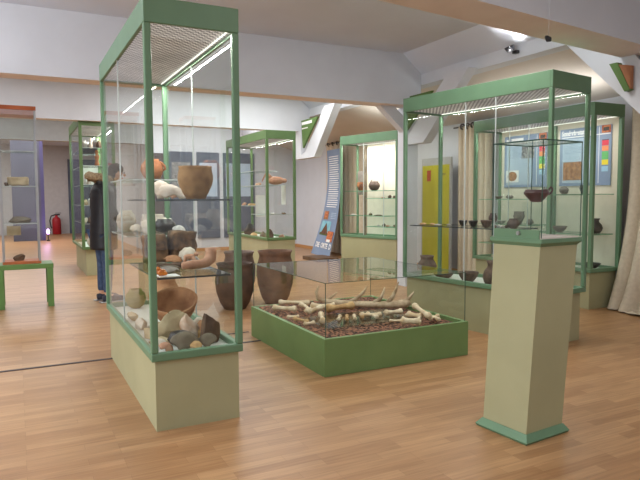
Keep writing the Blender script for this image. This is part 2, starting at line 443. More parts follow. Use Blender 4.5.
# ---------------------------------------------------------------- showcases
def showcase(label, loc, rz, w, l, zb, zt, fas, shelves, m=None, inset=.035, pw=.036, light=12, back=None, joints=(), glints=True, rail=.045, low=None, name='showcase', bl=None):
    """local frame: x = depth 0..w, y = length 0..l, standing on a plinth zb high"""
    m = m or M['green']
    t = thing(name, label, 'display case', loc, rz)
    b0 = inset if low is None else low
    obj('plinth', B(b0, w-b0, b0, l-b0, 0, zb), M['cream'], t)
    bm = bmesh.new()
    box(bm, 0, w, 0, pw, zb, zb+rail, .006); box(bm, 0, w, l-pw, l, zb, zb+rail, .006)
    box(bm, 0, pw, pw, l-pw, zb, zb+rail, .006); box(bm, w-pw, w, pw, l-pw, zb, zb+rail, .006)
    obj('bottom_rail', bm, m, t)
    obj('display_floor', B(pw, w-pw, pw, l-pw, zb, zb+.012), M['deck'], t)
    for x in (0, w-pw):
        for y in (0, l-pw):
            obj('corner_post', B(x, x+pw, y, y+pw, zb+rail, zt-fas, .007), m, t)
    bm = bmesh.new()
    box(bm, 0, w, 0, .02, zt-fas, zt, .004); box(bm, 0, w, l-.02, l, zt-fas, zt, .004)
    box(bm, 0, .02, .02, l-.02, zt-fas, zt, .004); box(bm, w-.02, w, .02, l-.02, zt-fas, zt, .004)
    box(bm, .02, w-.02, .02, l-.02, zt-.02, zt)
    obj('top_fascia', bm, m, t)
    obj('light_grid', B(.02, w-.02, .02, l-.02, zt-fas+.02, zt-fas+.03), M['grid'], t)
    if glints:
        for x in (w-.05,):
            tb = tube([(x, .06, zt-fas+.012), (x, l-.06, zt-fas+.012)], .0045, 8)
            obj('edge_glint', tb, M['tube'], t, smooth=True)  # glowing line painted for the shine along the inner metal edge
    z0, z1, g = zb+rail-.01, zt-fas+.01, .012
    obj('glass_pane', quad((pw, g, z0), (w-pw, g, z0), (w-pw, g, z1), (pw, g, z1)), M['glass'], t)
    obj('glass_pane', quad((pw, l-g, z0), (w-pw, l-g, z0), (w-pw, l-g, z1), (pw, l-g, z1)), M['glass'], t)
    obj('glass_pane', quad((g, pw, z0), (g, l-pw, z0), (g, l-pw, z1), (g, pw, z1)), M['glass'], t)
    if back: obj('back_panel', B(w-.03, w-.015, pw, bl or l-pw, z0, z1), back, t)
    else: obj('glass_pane', quad((w-g, pw, z0), (w-g, l-pw, z0), (w-g, l-pw, z1), (w-g, pw, z1)), M['glass'], t)
    for (x, y) in joints:
        obj('pane_joint', B(x-.004, x+.004, y-.004, y+.004, z0, z1), M['glassedge'], t)
    for (x0, x1, y0, y1, z, e) in shelves:
        bm = B(x0, x1, y0, y1, z-.009, z)
        for f in bm.faces:
            f.normal_update(); f.material_index = 0 if abs(f.normal.z) > .5 else 1
        obj('glass_shelf', bm, [M['shelf'], M[e]], t)
    if light:
        area('case_light', (.13 if back else w-.075, l/2, zt-fas+.008), .016, l-.16, light, (1, .97, .92), parent=t)
    return t

AX, AY = .608, 3.157
A = showcase('tall green framed glass showcase nearest the camera, filled with stones and pottery', (AX, AY, 0), 0, .51, 1.77, .385, 2.28, .13,
             [(.05, .46, .05, .92, 1.247-0, 'darkedge'), (.05, .46, .05, .92, .826, 'darkedge'), (.05, .46, 1.0, 1.71, 1.385, 'glassedge'), (.05, .46, 1.0, 1.71, 1.0, 'glassedge')],
             light=19, joints=((.5, .95), (.012, .95)), pw=.038, inset=.022)
RX, RY, RR = 3.85, 3.45, math.radians(8.5)
Rc = showcase('large green showcase with dark pots standing behind the cream pedestal', (RX, RY, 0), RR, .56, 1.72, .42, 2.265, .14,
              [(.05, .5, .45, 1.66, .965, 'darkedge')], light=9, joints=((.012, .56), (.012, .9)), pw=.036)
BC = showcase('brightly lit green showcase in the far left, in front of which the person stands', (.93, 10.3, 0), 0, .55, 1.9, .43, 2.59, .16,
              [(.05, .5, .1, 1.8, z, 'glassedge') for z in (2.09, 1.8, 1.49, 1.15, .85)], m=M['olivegreen'], light=42, pw=.05, inset=.06)
CC = showcase('green corner showcase beside the white column, holding a pinkish bird shaped vessel', (3.35, 8.33, 0), 0, .49, 1.9, .61, 2.27, .13,
              [(.05, .45, .06, 1.8, 1.455, 'glassedge'), (.05, .45, .6, 1.8, 1.69, 'glassedge'), (.05, .45, .06, .8, 1.0, 'glassedge'), (.05, .45, .9, 1.8, 1.13, 'glassedge')],
              m=M['olivegreen'], light=9, pw=.04, inset=.02)
DR = math.radians(14.4)
DC = showcase('green wall showcase with a lit white back, right of the blue banner', (5.175, 7.571, 0), DR, .42, 1.26, .6, 2.27, .14,
              [(.05, .36, .32, 1.2, 1.365, 'shelfedge'), (.05, .36, .05, .7, 1.24, 'shelfedge'), (.05, .36, .3, 1.2, .96, 'shelfedge'), (.05, .36, .05, .7, .79, 'shelfedge')],
              back=M['backpanel'], bl=1.0, light=20, joints=((.012, .28), (.012, .72)), pw=.034, inset=.015)
EX, EY = 5.58, 4.43
EC = showcase('long green showcase with two blue posters by the right curtain', (EX, EY, 0), 0, .5, 1.9, .41, 2.27, .14,
              [(.05, .42, .95, 1.84, 1.225, 'shelfedge'), (.05, .42, .95, 1.84, .9, 'shelfedge'), (.05, .42, .95, 1.84, .64, 'shelfedge'),
               (.05, .42, .05, .88, 1.28, 'shelfedge'), (.05, .42, .05, .88, .83, 'shelfedge')],
              back=M['backpanel'], light=13, joints=((.012, .93), (.012, 1.25)), pw=.045)
obj('middle_post', B(.44, .47, .9, .94, .45, 2.13), M['green'], EC)
obj('middle_rail', B(.0, .03, .04, .88, 1.265, 1.28), M['green'], EC)

# ---------------------------------------------------------------- low glass case with antlers
LX, LY, LW, LL = 1.872, 3.615, 1.285, 1.45
Lc = thing('low_showcase', 'low square glass case with a bright green base holding bones and antlers', 'display case', (LX, LY, 0))
bm = bmesh.new()
box(bm, 0, LW, 0, .03, 0, .27, .003); box(bm, 0, LW, LL-.03, LL, 0, .27, .003); box(bm, 0, .03, .03, LL-.03, 0, .27); box(bm, LW-.03, LW, .03, LL-.03, 0, .27)
obj('base_frame', bm, M['lowgreen'], Lc)
bm = bmesh.new(); n = 44; rnd = random.Random(5); vs = {}
for i in range(n+1):
    for j in range(n+1):
        x, y = .03+(LW-.06)*i/n, .03+(LL-.06)*j/n
        z = .238+.012*noise.noise((x*9, y*9, 1))+.010*rnd.random()
        if j > n*.75: z += .03*math.sin((j/n-.75)*4*PI/2)
        if i in (0, n) or j in (0, n): z = .24
        vs[i, j] = bm.verts.new((x, y, z))
for i in range(n):
    for j in range(n): bm.faces.new((vs[i, j], vs[i+1, j], vs[i+1, j+1], vs[i, j+1]))
mu = obj('bark_mulch_bed', bm, M['mulch'], Lc); mu['kind'] = 'stuff'
g = .02; z0, z1 = .26, .66
obj('glass_pane', quad((g, g, z0), (LW-g, g, z0), (LW-g, g, z1), (g, g, z1)), M['glass'], Lc)
obj('glass_pane', quad((g, LL-g, z0), (LW-g, LL-g, z0), (LW-g, LL-g, z1), (g, LL-g, z1)), M['glass'], Lc)
obj('glass_pane', quad((g, g, z0), (g, LL-g, z0), (g, LL-g, z1), (g, g, z1)), M['glass'], Lc)
obj('glass_pane', quad((LW-g, g, z0), (LW-g, LL-g, z0), (LW-g, LL-g, z1), (LW-g, g, z1)), M['glass'], Lc)
obj('glass_cover', quad((g, g, z1), (LW-g, g, z1), (LW-g, LL-g, z1), (g, LL-g, z1)), M['glasstop'], Lc)
bm = bmesh.new()
e = .004
for x, y in ((g, g), (LW-g, g), (g, LL-g), (LW-g, LL-g)): box(bm, x-e/2, x+e/2, y-e/2, y+e/2, z0, z1)
box(bm, g, LW-g, g-e/2, g+e/2, z1-e, z1); box(bm, g, LW-g, LL-g-e/2, LL-g+e/2, z1-e, z1)
box(bm, g-e/2, g+e/2, g, LL-g, z1-e, z1); box(bm, LW-g-e/2, LW-g+e/2, g, LL-g, z1-e, z1)
obj('glass_edges', bm, M['dkglassedge'], Lc)
# inner glass plate carrying the middle bones
pl = obj('glass_plate', B(2.06, 2.9, 3.93, 4.4, .262, .268), [M['shelf']])
tag(pl, 'clear glass plate lying on the bark under the middle bones', 'glass plate')

# antler: one beam with its tines
bm = bmesh.new()
tube([(2.467, 4.873, .44), (2.448, 4.888, .38), (2.462, 4.876, .325), (2.52, 4.825, .30), (2.62, 4.737, .288), (2.75, 4.622, .284), (2.88, 4.508, .284), (2.99, 4.412, .292), (3.07, 4.34, .305), (3.095, 4.318, .325)],
     [.006, .015, .022, .027, .028, .029, .031, .034, .038, .028], 10, bm)
for p, r in (([(2.535, 4.812, .31), (2.56, 4.792, .345), (2.6, 4.757, .385)], [.017, .013, .004]),
             ([(2.68, 4.685, .29), (2.74, 4.632, .34), (2.785, 4.592, .40), (2.808, 4.572, .455)], [.022, .018, .012, .004]),
             ([(2.845, 4.54, .29), (2.9, 4.49, .345), (2.918, 4.475, .40), (2.928, 4.467, .445)], [.022, .017, .011, .004]),
             ([(2.94, 4.455, .295), (2.985, 4.415, .37), (3.005, 4.398, .44), (3.02, 4.385, .50)], [.023, .018, .012, .004]),
             ([(3.045, 4.36, .31), (3.09, 4.322, .355), (3.122, 4.295, .415)], [.023, .016, .005])):
    tube(p, r, 8, bm)
an = obj('antler', bm, M['antler'], smooth=True); tag(an, 'large pale brown deer antler with upright tines across the bark', 'antler')

def bone(p, q, r, knob=1.5, m='bone', label='', group=None, z=.262, bend=0, seed=0):
    p = Vector((p[0], p[1], 0)); q = Vector((q[0], q[1], 0)); d = q-p; L = d.length
    s = Vector((-d.y, d.x, 0)).normalized()
    ts = (0, .03, .09, .18, .35, .5, .65, .82, .91, .97, 1)
    rs = (.55, .95, 1, .72, .6, .57, .6, .72, 1, .95, .55)
    r *= 1.1
    pts = [p+d*t+s*bend*math.sin(PI*t) for t in ts]
    bm = tube(pts, [r*(knob/1.5 if i in (1, 2, 8, 9) else 1)*k for i, k in enumerate(rs)], 9)
    for t in (.05, .95):
        for sg in (-1, 1): blob(bm, p+d*t+s*sg*r*.55*knob/1.5, (r*.5, r*.5, r*.5), 1, .2, 3, seed)
    o = obj('bone', bm, M[m], smooth=True); tag(o, label, 'bone', group)
    return rest(o, z)
bone((1.975, 4.79), (2.125, 4.63), .028, label='knobbly pale bone at the far left corner of the low case', seed=1)
bone((2.10, 4.96), (2.34, 4.80), .024, label='thin pale bone lying behind the others near the left back of the low case', seed=2, z=.278)
bone((2.23, 4.76), (2.14, 4.45), .022, label='long slanting bone of the left pair joined in a V', seed=3, bend=.03, z=.28)
bone((2.128, 4.38), (2.282, 4.47), .026, label='short thick bone closing the V in the left heap', seed=4, z=.29)
bone((2.28, 4.66), (2.47, 4.56), .034, label='thick grey-ivory shaft bone just left of the antler stem', m='bone', seed=5)
bone((2.21, 4.33), (2.09, 4.06), .024, label='pale bone pointing at the front edge in the left heap', seed=6, z=.27)
bone((2.33, 4.45), (2.60, 4.47), .036, m='bone2', label='stout orange tinted bone in front of the antler', seed=7, z=.27)
gl = 'slender bones on the glass plate'
bone((2.48, 4.14), (2.64, 4.08), .022, label='first of two ivory bones on the right half of the glass plate', seed=8, z=.269)
bone((2.69, 4.10), (2.85, 4.09), .026, label='second ivory bone on the right half of the glass plate, nearer the antler end', seed=9, z=.269)
bone((1.945, 4.42), (2.035, 4.38), .016, label='small pale bone against the left glass, rearmost of three', seed=10)
bone((1.97, 4.34), (2.015, 4.17), .016, label='small tan bone by the left glass, middle of three', m='bone2', seed=11)
bone((1.945, 4.09), (2.035, 4.10), .018, label='small pale bone by the left glass, nearest of three', seed=12)
for k, (p, q) in enumerate((((2.33, 4.22), (2.25, 4.10)), ((2.385, 4.2), (2.31, 4.07)), ((2.44, 4.18), (2.38, 4.06)), ((2.515, 4.2), (2.46, 4.08)))):
    bone(p, q, .015, m='bone2' if k % 2 else 'bone', label='short bone in the row of four standing parallel on the glass plate', group='row of short bones on the glass plate', seed=13+k, z=.269)
bone((2.625, 3.77), (2.74, 3.68), .034, label='stubby white bone nearest the front glass at right', seed=20)
bone((2.83, 3.97), (2.87, 3.84), .03, label='blocky pale bone behind the stubby one at right', seed=21)
bone((3.0, 4.12), (2.83, 3.69), .026, label='long pale bone lying slantwise at the right of the case', seed=22, z=.30)
bone((2.99, 4.0), (2.95, 3.72), .018, label='thin curved bone at the far right by the glass', seed=23, bend=.02)
bone((2.92, 3.80), (3.05, 3.86), .018, label='small cross-lying bone under the long slanting one', seed=24)
bone((2.58, 4.2), (2.565, 4.02), .017, label='thin bone between the row of four and the right bones', seed=25, z=.269)
bone((2.6, 3.9), (2.69, 3.85), .014, label='tiny bone splinter in the bark before the glass plate', seed=26)

# ---------------------------------------------------------------- leaning pedestal with a small glass box
ped = thing('pedestal_showcase', 'tall cream pedestal with a green foot, green top and small glass box', 'display case', (2.395, 2.308, 0), math.radians(5))
SH = (.043, -.028)     # the shaft leans a little to the right
c5, s5 = math.cos(math.radians(5)), math.sin(math.radians(5))
SHL = (SH[0]*c5+SH[1]*s5, -SH[0]*s5+SH[1]*c5)
def ring(h, z, d=None):
    ox, oy = SHL[0]*z, SHL[1]*z
    return [(ox-h, oy-h, z), (ox+h, oy-h, z), (ox+h, oy+h, z), (ox-h, oy+h, z)]
def slab(bm, h0, z0, h1, z1): return prism(ring(h0, z0), ring(h1, z1), bm)
bm = bmesh.new(); slab(bm, .166, 0, .172, .012); slab(bm, .172, .012, .148, .045)
obj('foot', bm, M['green'], ped)
obj('shaft', slab(bmesh.new(), .143, .045, .147, 1.005), M['cream'], ped)
bm = bmesh.new(); slab(bm, .146, 1.0, .163, 1.02); slab(bm, .163, 1.02, .163, 1.04)
obj('cap', bm, M['green'], ped)
obj('display_floor', slab(bmesh.new(), .15, 1.04, .15, 1.045), mat('pinkish_white_board', (226, 208, 202), .7), ped)
ox, oy = SHL[0]*1.05, SHL[1]*1.05; g = .155
bm = bmesh.new(); box(bm, ox-g-.002, ox-g+.004, oy-g+.012, oy+g-.012, 1.04, 1.085)
obj('lock_rail', bm, M['green'], ped)
lk = tube([(ox-g-.012, oy-.02, 1.066), (ox-g-.001, oy-.02, 1.066)], .011, 12); obj('lock', lk, M['steel'], ped)
P4 = [(ox-g, oy-g), (ox+g, oy-g), (ox+g, oy+g), (ox-g, oy+g)]
for i in range(4):
    a, b = P4[i], P4[(i+1) % 4]
    obj('glass_pane', quad((a[0], a[1], 1.045), (b[0], b[1], 1.045), (b[0], b[1], 1.53), (a[0], a[1], 1.53)), M['glass'], ped)
obj('glass_cover', quad(*[(x, y, 1.53) for x, y in P4]), M['glasstop'], ped)
bm = bmesh.new(); e = .0035
for x, y in P4: box(bm, x-e/2, x+e/2, y-e/2, y+e/2, 1.045, 1.53)
box(bm, ox-g, ox+g, oy-g-e/2, oy-g+e/2, 1.527, 1.533); box(bm, ox-g, ox+g, oy+g-e/2, oy+g+e/2, 1.527, 1.533)
box(bm, ox-g-e/2, ox-g+e/2, oy-g, oy+g, 1.527, 1.533); box(bm, ox+g-e/2, ox+g+e/2, oy-g, oy+g, 1.527, 1.533)
obj('glass_edges', bm, M['dkglassedge'], ped)
pw_ = Matrix.Rotation(math.radians(5), 3, 'Z') @ Vector((ox, oy, 0))
PX, PY = 2.395+pw_.x, 2.308+pw_.y
# clear acrylic riser and the cup on it
bm = B(PX-.05, PX+.05, PY-.05, PY+.05, 1.046, 1.222)
st = obj('acrylic_riser', bm, glass_mat('clear_acrylic', (.97, .985, .98), .03, .25)); tag(st, 'clear acrylic riser block under the burgundy cup in the pedestal box', 'stand')
cup = thing('handled_cup', 'burgundy burnished cup with a high loop handle in the pedestal glass box', 'cup', (PX, PY, 1.2225), -A0)
obj('body', lathe(vessel([(.024, 0), (.03, .004), (.05, .026), (.064, .044), (.066, .05), (.058, .06), (.06, .066)], .004), 32), M['purpleclay'], cup, smooth=True)
obj('handle', tube([(.057, 0, .052), (.066, 0, .068), (.076, 0, .08), (.083, 0, .075), (.083, 0, .06), (.074, 0, .046), (.062, 0, .038)], .0052, 8), M['purpleclay'], cup, smooth=True)

# ---------------------------------------------------------------- pottery helpers
def pot(name, label, cat, prof, loc, m, t=.006, wob=.02, seed=0, handles=(), group=None, rot=(0, 0, 0)):
    h = prof[-1][1]
    if handles:
        th = thing(name, label, cat, loc, rot[2], group)
        obj('body', lathe(vessel(prof, t), 30, wob=wob, seed=seed), m, th, smooth=True)
        for (ang, z0, z1, r0, r1, out, rad) in handles:
            c, s = math.cos(ang), math.sin(ang); zm = (z0+z1)/2
            obj('handle', tube([(r*c, r*s, z) for r, z in ((r0*.96, z0), (r0+out*.7, z0*.7+zm*.3), ((r0+r1)/2+out, zm), (r1+out*.7, z1*.7+zm*.3), (r1*.96, z1))], rad, 8), m, th, smooth=True)
        return th
    o = obj(name, lathe(vessel(prof, t), 30, wob=wob, seed=seed), m, loc=loc, rot=rot, smooth=True)
    return tag(o, label, cat, group)
def sc(prof, w, h):
    rm = max(r for r, z in prof); hm = prof[-1][1]
    return [(r/rm*w/2, z/hm*h) for r, z in prof]
JAR = [(.45, 0), (.7, .12), (.95, .35), (1, .5), (.92, .68), (.72, .84), (.66, .92), (.72, 1)]
BIGPOT = [(.53, 0), (.72, .18), (.93, .42), (1, .58), (.995, .72), (.95, .85), (.925, .92), (.95, 1)]
BOWL = [(.35, 0), (.6, .2), (.85, .55), (.97, .85), (1, 1)]
DISH = [(.4, 0), (.7, .35), (.95, .85), (1, 1)]
ROUND = [(.4, 0), (.75, .15), (1, .48), (.9, .75), (.62, .92), (.6, 1)]
VASE = [(.55, 0), (.85, .15), (1, .35), (.85, .58), (.5, .75), (.46, .86), (.62, 1)]
BELL = [(.75, 0), (.98, .12), (1, .3), (.82, .55), (.66, .68), (.64, .82), (.72, 1)]
CONE = [(.45, 0), (.75, .35), (1, .62), (.86, .8), (.84, .9), (.92, 1)]

_before_finds = set(bpy.data.objects)
# ---------------------------------------------------------------- finds in the near showcase
pot('clay_pot', 'large yellow-brown clay pot with a stippled rim on the upper shelf', 'pot', sc(BIGPOT, .208, .195), (.975, 3.56, 1.248), M['brownpot'], .008, seed=1)
pot('clay_jug', 'orange jug with a small handle at the left back of the upper shelves', 'jug', sc(ROUND, .165, .15), (.90, 4.45, 1.386), M['terra'], seed=2, handles=((-.5, .07, .13, .08, .055, .025, .009),))
pot('shallow_dish', 'flat brown dish behind the yellow-brown pot', 'dish', sc(DISH, .12, .03), (.99, 4.85, 1.386), M['bowlclay'], seed=4)
def shard(label, loc, w, h, cv, m, seed, rot=(0, 0, 0), z=None, jag=.25, cat='shard', name='pottery_shard'):
    o = obj(name, sherd(w, h, cv, seed, jag=jag), M[m], loc=loc, rot=rot, smooth=True); tag(o, label, cat)
    return rest(o, z)
shard('pale domed shard lying behind the other on the upper shelf', (.80, 3.68, 1.3), .15, .14, .03, 'whiteclay', 1, (1.05, 0, .3), 1.248)
shard('pale pointed shard at the front left of the upper shelf', (.79, 3.42, 1.3), .20, .15, .06, 'whiteclay', 2, (.8, .15, .1), 1.248, .5)
shard('pinkish shard propped against the yellow-brown pot', (.86, 3.62, 1.3), .11, .09, .03, 'pinkclay', 3, (.7, .2, -.4), 1.248)
# back shelf at 1.0 m
pot('broken_jar', 'pale broken jar with a jagged rim on the middle back shelf', 'jar', sc(BIGPOT, .17, .13), (.95, 4.72, 1.001), M['whiteclay'], seed=6, wob=.08)
pot('black_bowl', 'black round bowl in the middle of the middle back shelf', 'bowl', sc(ROUND, .17, .10), (.98, 4.45, 1.001), M['black'], seed=7)
pot('white_bowl', 'round white pot at the left glass of the near showcase', 'pot', sc(ROUND, .15, .16), (.77, 4.83, 1.001), M['whiteclay'], seed=9)
shard('broken pale shard lying at the left glass of the middle back shelf', (.76, 4.35, 1.05), .12, .10, .05, 'whiteclay', 11, (.4, .2, .5), 1.001)
shard('grey-white shard to the right of the black bowl', (1.04, 4.27, 1.05), .11, .09, .035, 'flint', 12, (.5, 0, .2), 1.001)
# shelf at .826
def stone(label, loc, size, m, seed, z, rz=0, cuts=9, name='stone', cat='stone', smooth=True):
    o = obj(name, faceted(size, seed, cuts), M[m], loc=loc, rot=(0, 0, rz), smooth=smooth); tag(o, label, cat); return rest(o, z)
def chunkbox(label, loc, sx, sy, sz, m, seed, z, rot=(0, 0, 0), name='clay_fragment', cat='fragment'):
    bm = bmesh.new(); box(bm, -sx/2, sx/2, -sy/2, sy/2, 0, sz)
    bmesh.ops.subdivide_edges(bm, edges=bm.edges[:], cuts=7, use_grid_fill=True)
    for v in bm.verts:
        q = noise.noise_vector(v.co*14+Vector((seed*5, 0, 0)))*.016+noise.noise_vector(v.co*45+Vector((seed, 3, 0)))*.006
        v.co += q
    o = obj(name, bm, M[m], loc=loc, rot=rot, smooth=True); tag(o, label, cat); return rest(o, z)
chunkbox('tall rough brown lump of burnt clay at the back of the lower shelf', (.995, 4.03, .83), .17, .1, .19, 'chunk', 1, .827, (0, .06, .2))
chunkbox('broad rough brown lump of burnt clay against the left post, lower shelf', (.82, 4.02, .83), .15, .11, .18, 'chunk', 2, .827, (0, -.05, -.1))
bm = tube([(-.11, -.01, .03), (-.06, -.015, .032), (0, -.01, .032), (.05, 0, .038), (.082, .01, .06), (.088, .012, .095), (.086, .012, .125)], [.02, .027, .027, .031, .036, .034, .035], 12)
o = obj('boot_shaped_clay', bm, M['pinkclay'], loc=(.985, 3.56, .83), rot=(0, 0, .15), smooth=True); tag(o, 'brown-pink boot shaped clay leg on the lower shelf', 'fragment'); rest(o, .827)
bm = bmesh.new()
blob(bm, (0, 0, .045), (.038, .025, .02), 2, .2, 3, 1)
for x, y in ((-.03, -.012), (-.03, .014), (.03, -.012), (.03, .014)): tube([(x*.7, y, .045), (x, y*1.2, .02), (x*1.2, y*1.3, 0)], [.013, .011, .01], 8, bm)
blob(bm, (.042, 0, .06), (.016, .014, .014), 2, .2, 3, 2)
o = obj('clay_animal', bm, M['pinkclay'], loc=(1.0, 3.83, .83), rot=(0, 0, -.3), smooth=True); tag(o, 'small four-legged pink clay animal on the lower shelf', 'figurine'); rest(o, .827)
stone('small white speckled stone resting behind the clay animal', (1.05, 3.9, .83), (.035, .03, .06), 'flint', 14, .827)
for k, (x, y, L, a, m) in enumerate(((.80, 3.56, .15, .25, 'greystone'), (.84, 3.66, .17, -.1, 'darkstone'), (.79, 3.76, .14, .35, 'greystone'), (.9, 3.72, .1, .1, 'darkstone'))):
    bm = tube([(-L/2, 0, .014), (-L/5, .006, .017), (L/5, -.004, .016), (L/2, .003, .012)], [.009, .014, .015, .007], 8)
    o = obj('clay_stick', bm, M[m], loc=(x, y, .83), rot=(0, 0, a), smooth=True)
    tag(o, ['grey stick shaped find nearest the amber, lower shelf', 'longest dark stick shaped find on the lower shelf', 'grey stick shaped find rearmost at the left post', 'short dark stick between the heap and the clay leg'][k], 'fragment'); rest(o, .827)
cd = obj('white_card', B(.685, .80, 3.26, 3.37, .827, .829), M['card'], rot=(0, 0, 0)); tag(cd, 'white card under the amber lumps on the lower shelf', 'card')
bm = bmesh.new()
blob(bm, (0, 0, .018), (.026, .022, .02), 2, .35, 4, 3); blob(bm, (.018, -.012, .012), (.014, .013, .012), 2, .3, 4, 4); blob(bm, (-.016, .008, .034), (.016, .014, .014), 2, .3, 4, 5)
o = obj('amber_lump', bm, M['amber'], loc=(.706, 3.305, .83), smooth=True); tag(o, 'bright orange amber lump on a white card', 'amber'); rest(o, .83)
# bottom
ZB = .398
o = pot('broken_bowl', 'big broken orange-brown bowl tilted to show its grey inside', 'bowl', sc(BOWL, .30, .19), (.93, 3.98, ZB), M['bowlclay'], .009, wob=.09, seed=10, rot=(.45, -.12, 0)); rest(o, ZB)
stone('long beige stone with a ridge behind the shards, left', (.84, 3.66, .4), (.12, .07, .17), 'beige', 21, ZB, .2, 7)
stone('white and rust rounded stone in the middle', (.93, 3.60, .4), (.065, .055, .15), 'peb', 23, ZB, 0, 3)
stone('dark brown angular rock at the front right corner', (1.01, 3.44, .4), (.062, .075, .20), 'darkstone', 47, ZB, -.4, 7)
stone('pale smooth stone behind the dark rock, at the right glass', (1.02, 3.77, .4), (.06, .07, .09), 'whiteclay', 25, ZB, .4, 4)
shard('large grey-brown curved shard at the front of the case floor', (.835, 3.345, .45), .19, .15, .07, 'greystone', 26, (.55, 0, .1), ZB, .2)
shard('olive grey curved shard in front of the rounded stone', (.965, 3.33, .45), .13, .12, .05, 'greystone', 27, (.5, -.2, -.3), ZB, .25)
shard('dark grey upright shard behind the large front shard', (.84, 3.47, .45), .16, .10, .05, 'black', 28, (.9, 0, .1), ZB, .2)
shard('small beige pointed shard at the front left corner', (.725, 3.33, .45), .10, .09, .035, 'pinkclay', 29, (.5, .2, .6), ZB, .3)
stone('beige stone between the left glass and the dark upright shard', (.735, 3.52, .4), (.06, .08, .05), 'beige', 30, ZB, .3)
stone('long beige slab along the left glass, nearest of three', (.715, 3.74, .4), (.038, .11, .07), 'beige', 33, ZB, .1)
stone('long beige slab along the left glass, middle of three', (.72, 4.03, .4), (.04, .11, .08), 'whiteclay', 34, ZB, -.1)
stone('long beige slab along the left glass, farthest of three', (.72, 4.33, .4), (.04, .12, .06), 'beige', 35, ZB, .15)
stone('round pinkish stone against the right glass behind the dark rock', (1.03, 3.62, .4), (.05, .05, .10), 'pinkclay', 36, ZB, .15, 4)
shard('broad beige shard leaning over the beige ridge stone', (.80, 3.80, .45), .15, .11, .04, 'beige', 61, (.7, .1, .3), ZB, .35)
shard('thin pinkish shard between the broken bowl and the ridge stone', (.95, 3.8, .45), .15, .12, .04, 'pinkclay', 62, (.8, 0, -.2), ZB, .4)
shard('brown shard leaning at the right glass behind the dark rock', (1.02, 3.58, .45), .12, .13, .04, 'bowlclay', 63, (1.0, .2, .5), ZB, .3)
shard('pale shard lying flat before the left front slab', (.72, 3.45, .45), .12, .1, .03, 'whiteclay', 64, (.3, .1, .9), ZB, .35)
shard('tan shard at the front edge between the two grey shards', (.885, 3.29, .45), .09, .08, .03, 'bone2', 65, (.5, .1, .2), ZB, .35)
shard('pale jagged shard standing at the right of the lower shelf back', (1.02, 3.96, .86), .13, .12, .04, 'whiteclay', 66, (1.1, 0, -.3), .827, .35)
shard('grey flat shard under the sticks at the left of the lower shelf', (.78, 3.46, .86), .14, .11, .02, 'greyclay', 67, (.15, 0, .3), .827, .35)
shard('brown shard at the foot of the rough lumps on the lower shelf', (.9, 3.86, .86), .13, .1, .03, 'bowlclay', 68, (.5, 0, .1), .827, .35)
shard('tall white jagged shard beside the black bowl on the middle back shelf', (.83, 4.33, 1.03), .13, .14, .03, 'whiteclay', 69, (1.15, .1, .1), 1.001, .4)
shard('white jagged shard in front of the broken jar on the middle back shelf', (1.0, 4.52, 1.03), .16, .14, .04, 'whiteclay', 70, (1.1, 0, -.2), 1.001, .4)
stone('small grey pebble under the white and rust stone', (.86, 3.53, .4), (.035, .035, .06), 'flint', 31, ZB)
stone('small tan pebble in the middle of the floor finds', (1.0, 3.57, .4), (.035, .03, .055), 'bone2', 32, ZB, 0, 3)
pot('ochre_bowl', 'ochre green rounded pot at the back of the case floor', 'pot', sc(ROUND, .16, .15), (.82, 4.8, ZB), M['greenbowl'], seed=33)
pot('brown_storage_jar', 'brown rounded jar at the back right of the case floor', 'jar', sc(JAR, .24, .26), (.98, 4.5, ZB), M['bowlclay'], seed=34)

for o in set(bpy.data.objects)-_before_finds:
    if o.parent is None: o.location.x -= .012; o.location.y -= .03
# ---------------------------------------------------------------- storage jars on the floor behind
SJ = [(.55, 0), (.76, .14), (.95, .38), (1, .6), (.97, .74), (.89, .84), (.85, .89), (.86, .93), (.95, 1)]
pot('storage_jar', 'wide reddish-brown storage jar on the floor behind the low glass case', 'jar', sc(SJ, .44, .63), (2.72, 6.52, 0), M['storage2'], .015, .015, 41)
pot('storage_jar', 'brown storage jar on the floor between the near showcase and the low case', 'jar', sc(SJ, .44, .52), (2.18, 6.42, 0), M['storage'], .015, .015, 42)
pot('storage_jar', 'darkest storage jar, hindmost of the three on the floor', 'jar', sc(SJ, .40, .60), (2.42, 6.95, 0), M['darkpot'], .015, .015, 43)

# ---------------------------------------------------------------- pots in the large corner showcase
ZR = .433
def rp(x, y):   # point inside the turned case
    c, s = math.cos(RR), math.sin(RR); return (RX+x*c-y*s, RY+x*s+y*c)
bm = B(3.70, 3.9, 4.92, 5.08, .434, .5); o = obj('acrylic_riser', bm, glass_mat('clear_riser', (.95, .98, .96), .05, .3), rot=(0, 0, 0)); tag(o, 'clear riser under the bell shaped jar in the corner showcase', 'stand')
pot('bell_jar', 'dark bell shaped jar with a wide neck at the left of the corner showcase', 'jar', sc(BELL, .205, .145), (3.80, 5.0, .501), M['darkpot'], seed=51)
pot('shallow_bowl', 'dark shallow dish with a flared rim, right of the bell shaped jar', 'bowl', sc(DISH, .21, .06), (3.81, 4.74, ZR), M['darkpot'], seed=52)
pot('dark_bowl', 'dark brown open bowl in the middle of the corner showcase floor', 'bowl', sc(BOWL, .195, .10), (3.86, 4.43, ZR), M['darkpot'], seed=53)
pot('necked_vase', 'grey-brown vase with a narrow neck half hidden by the pedestal', 'vase', sc(VASE, .17, .235), (3.88, 4.13, ZR), M['darkpot'], seed=54)
pot('dark_bowl', 'dark bowl behind the pedestal on the corner showcase floor', 'bowl', sc(BOWL, .18, .10), (4.05, 3.78, ZR), M['black'], seed=55)
ZS = .966
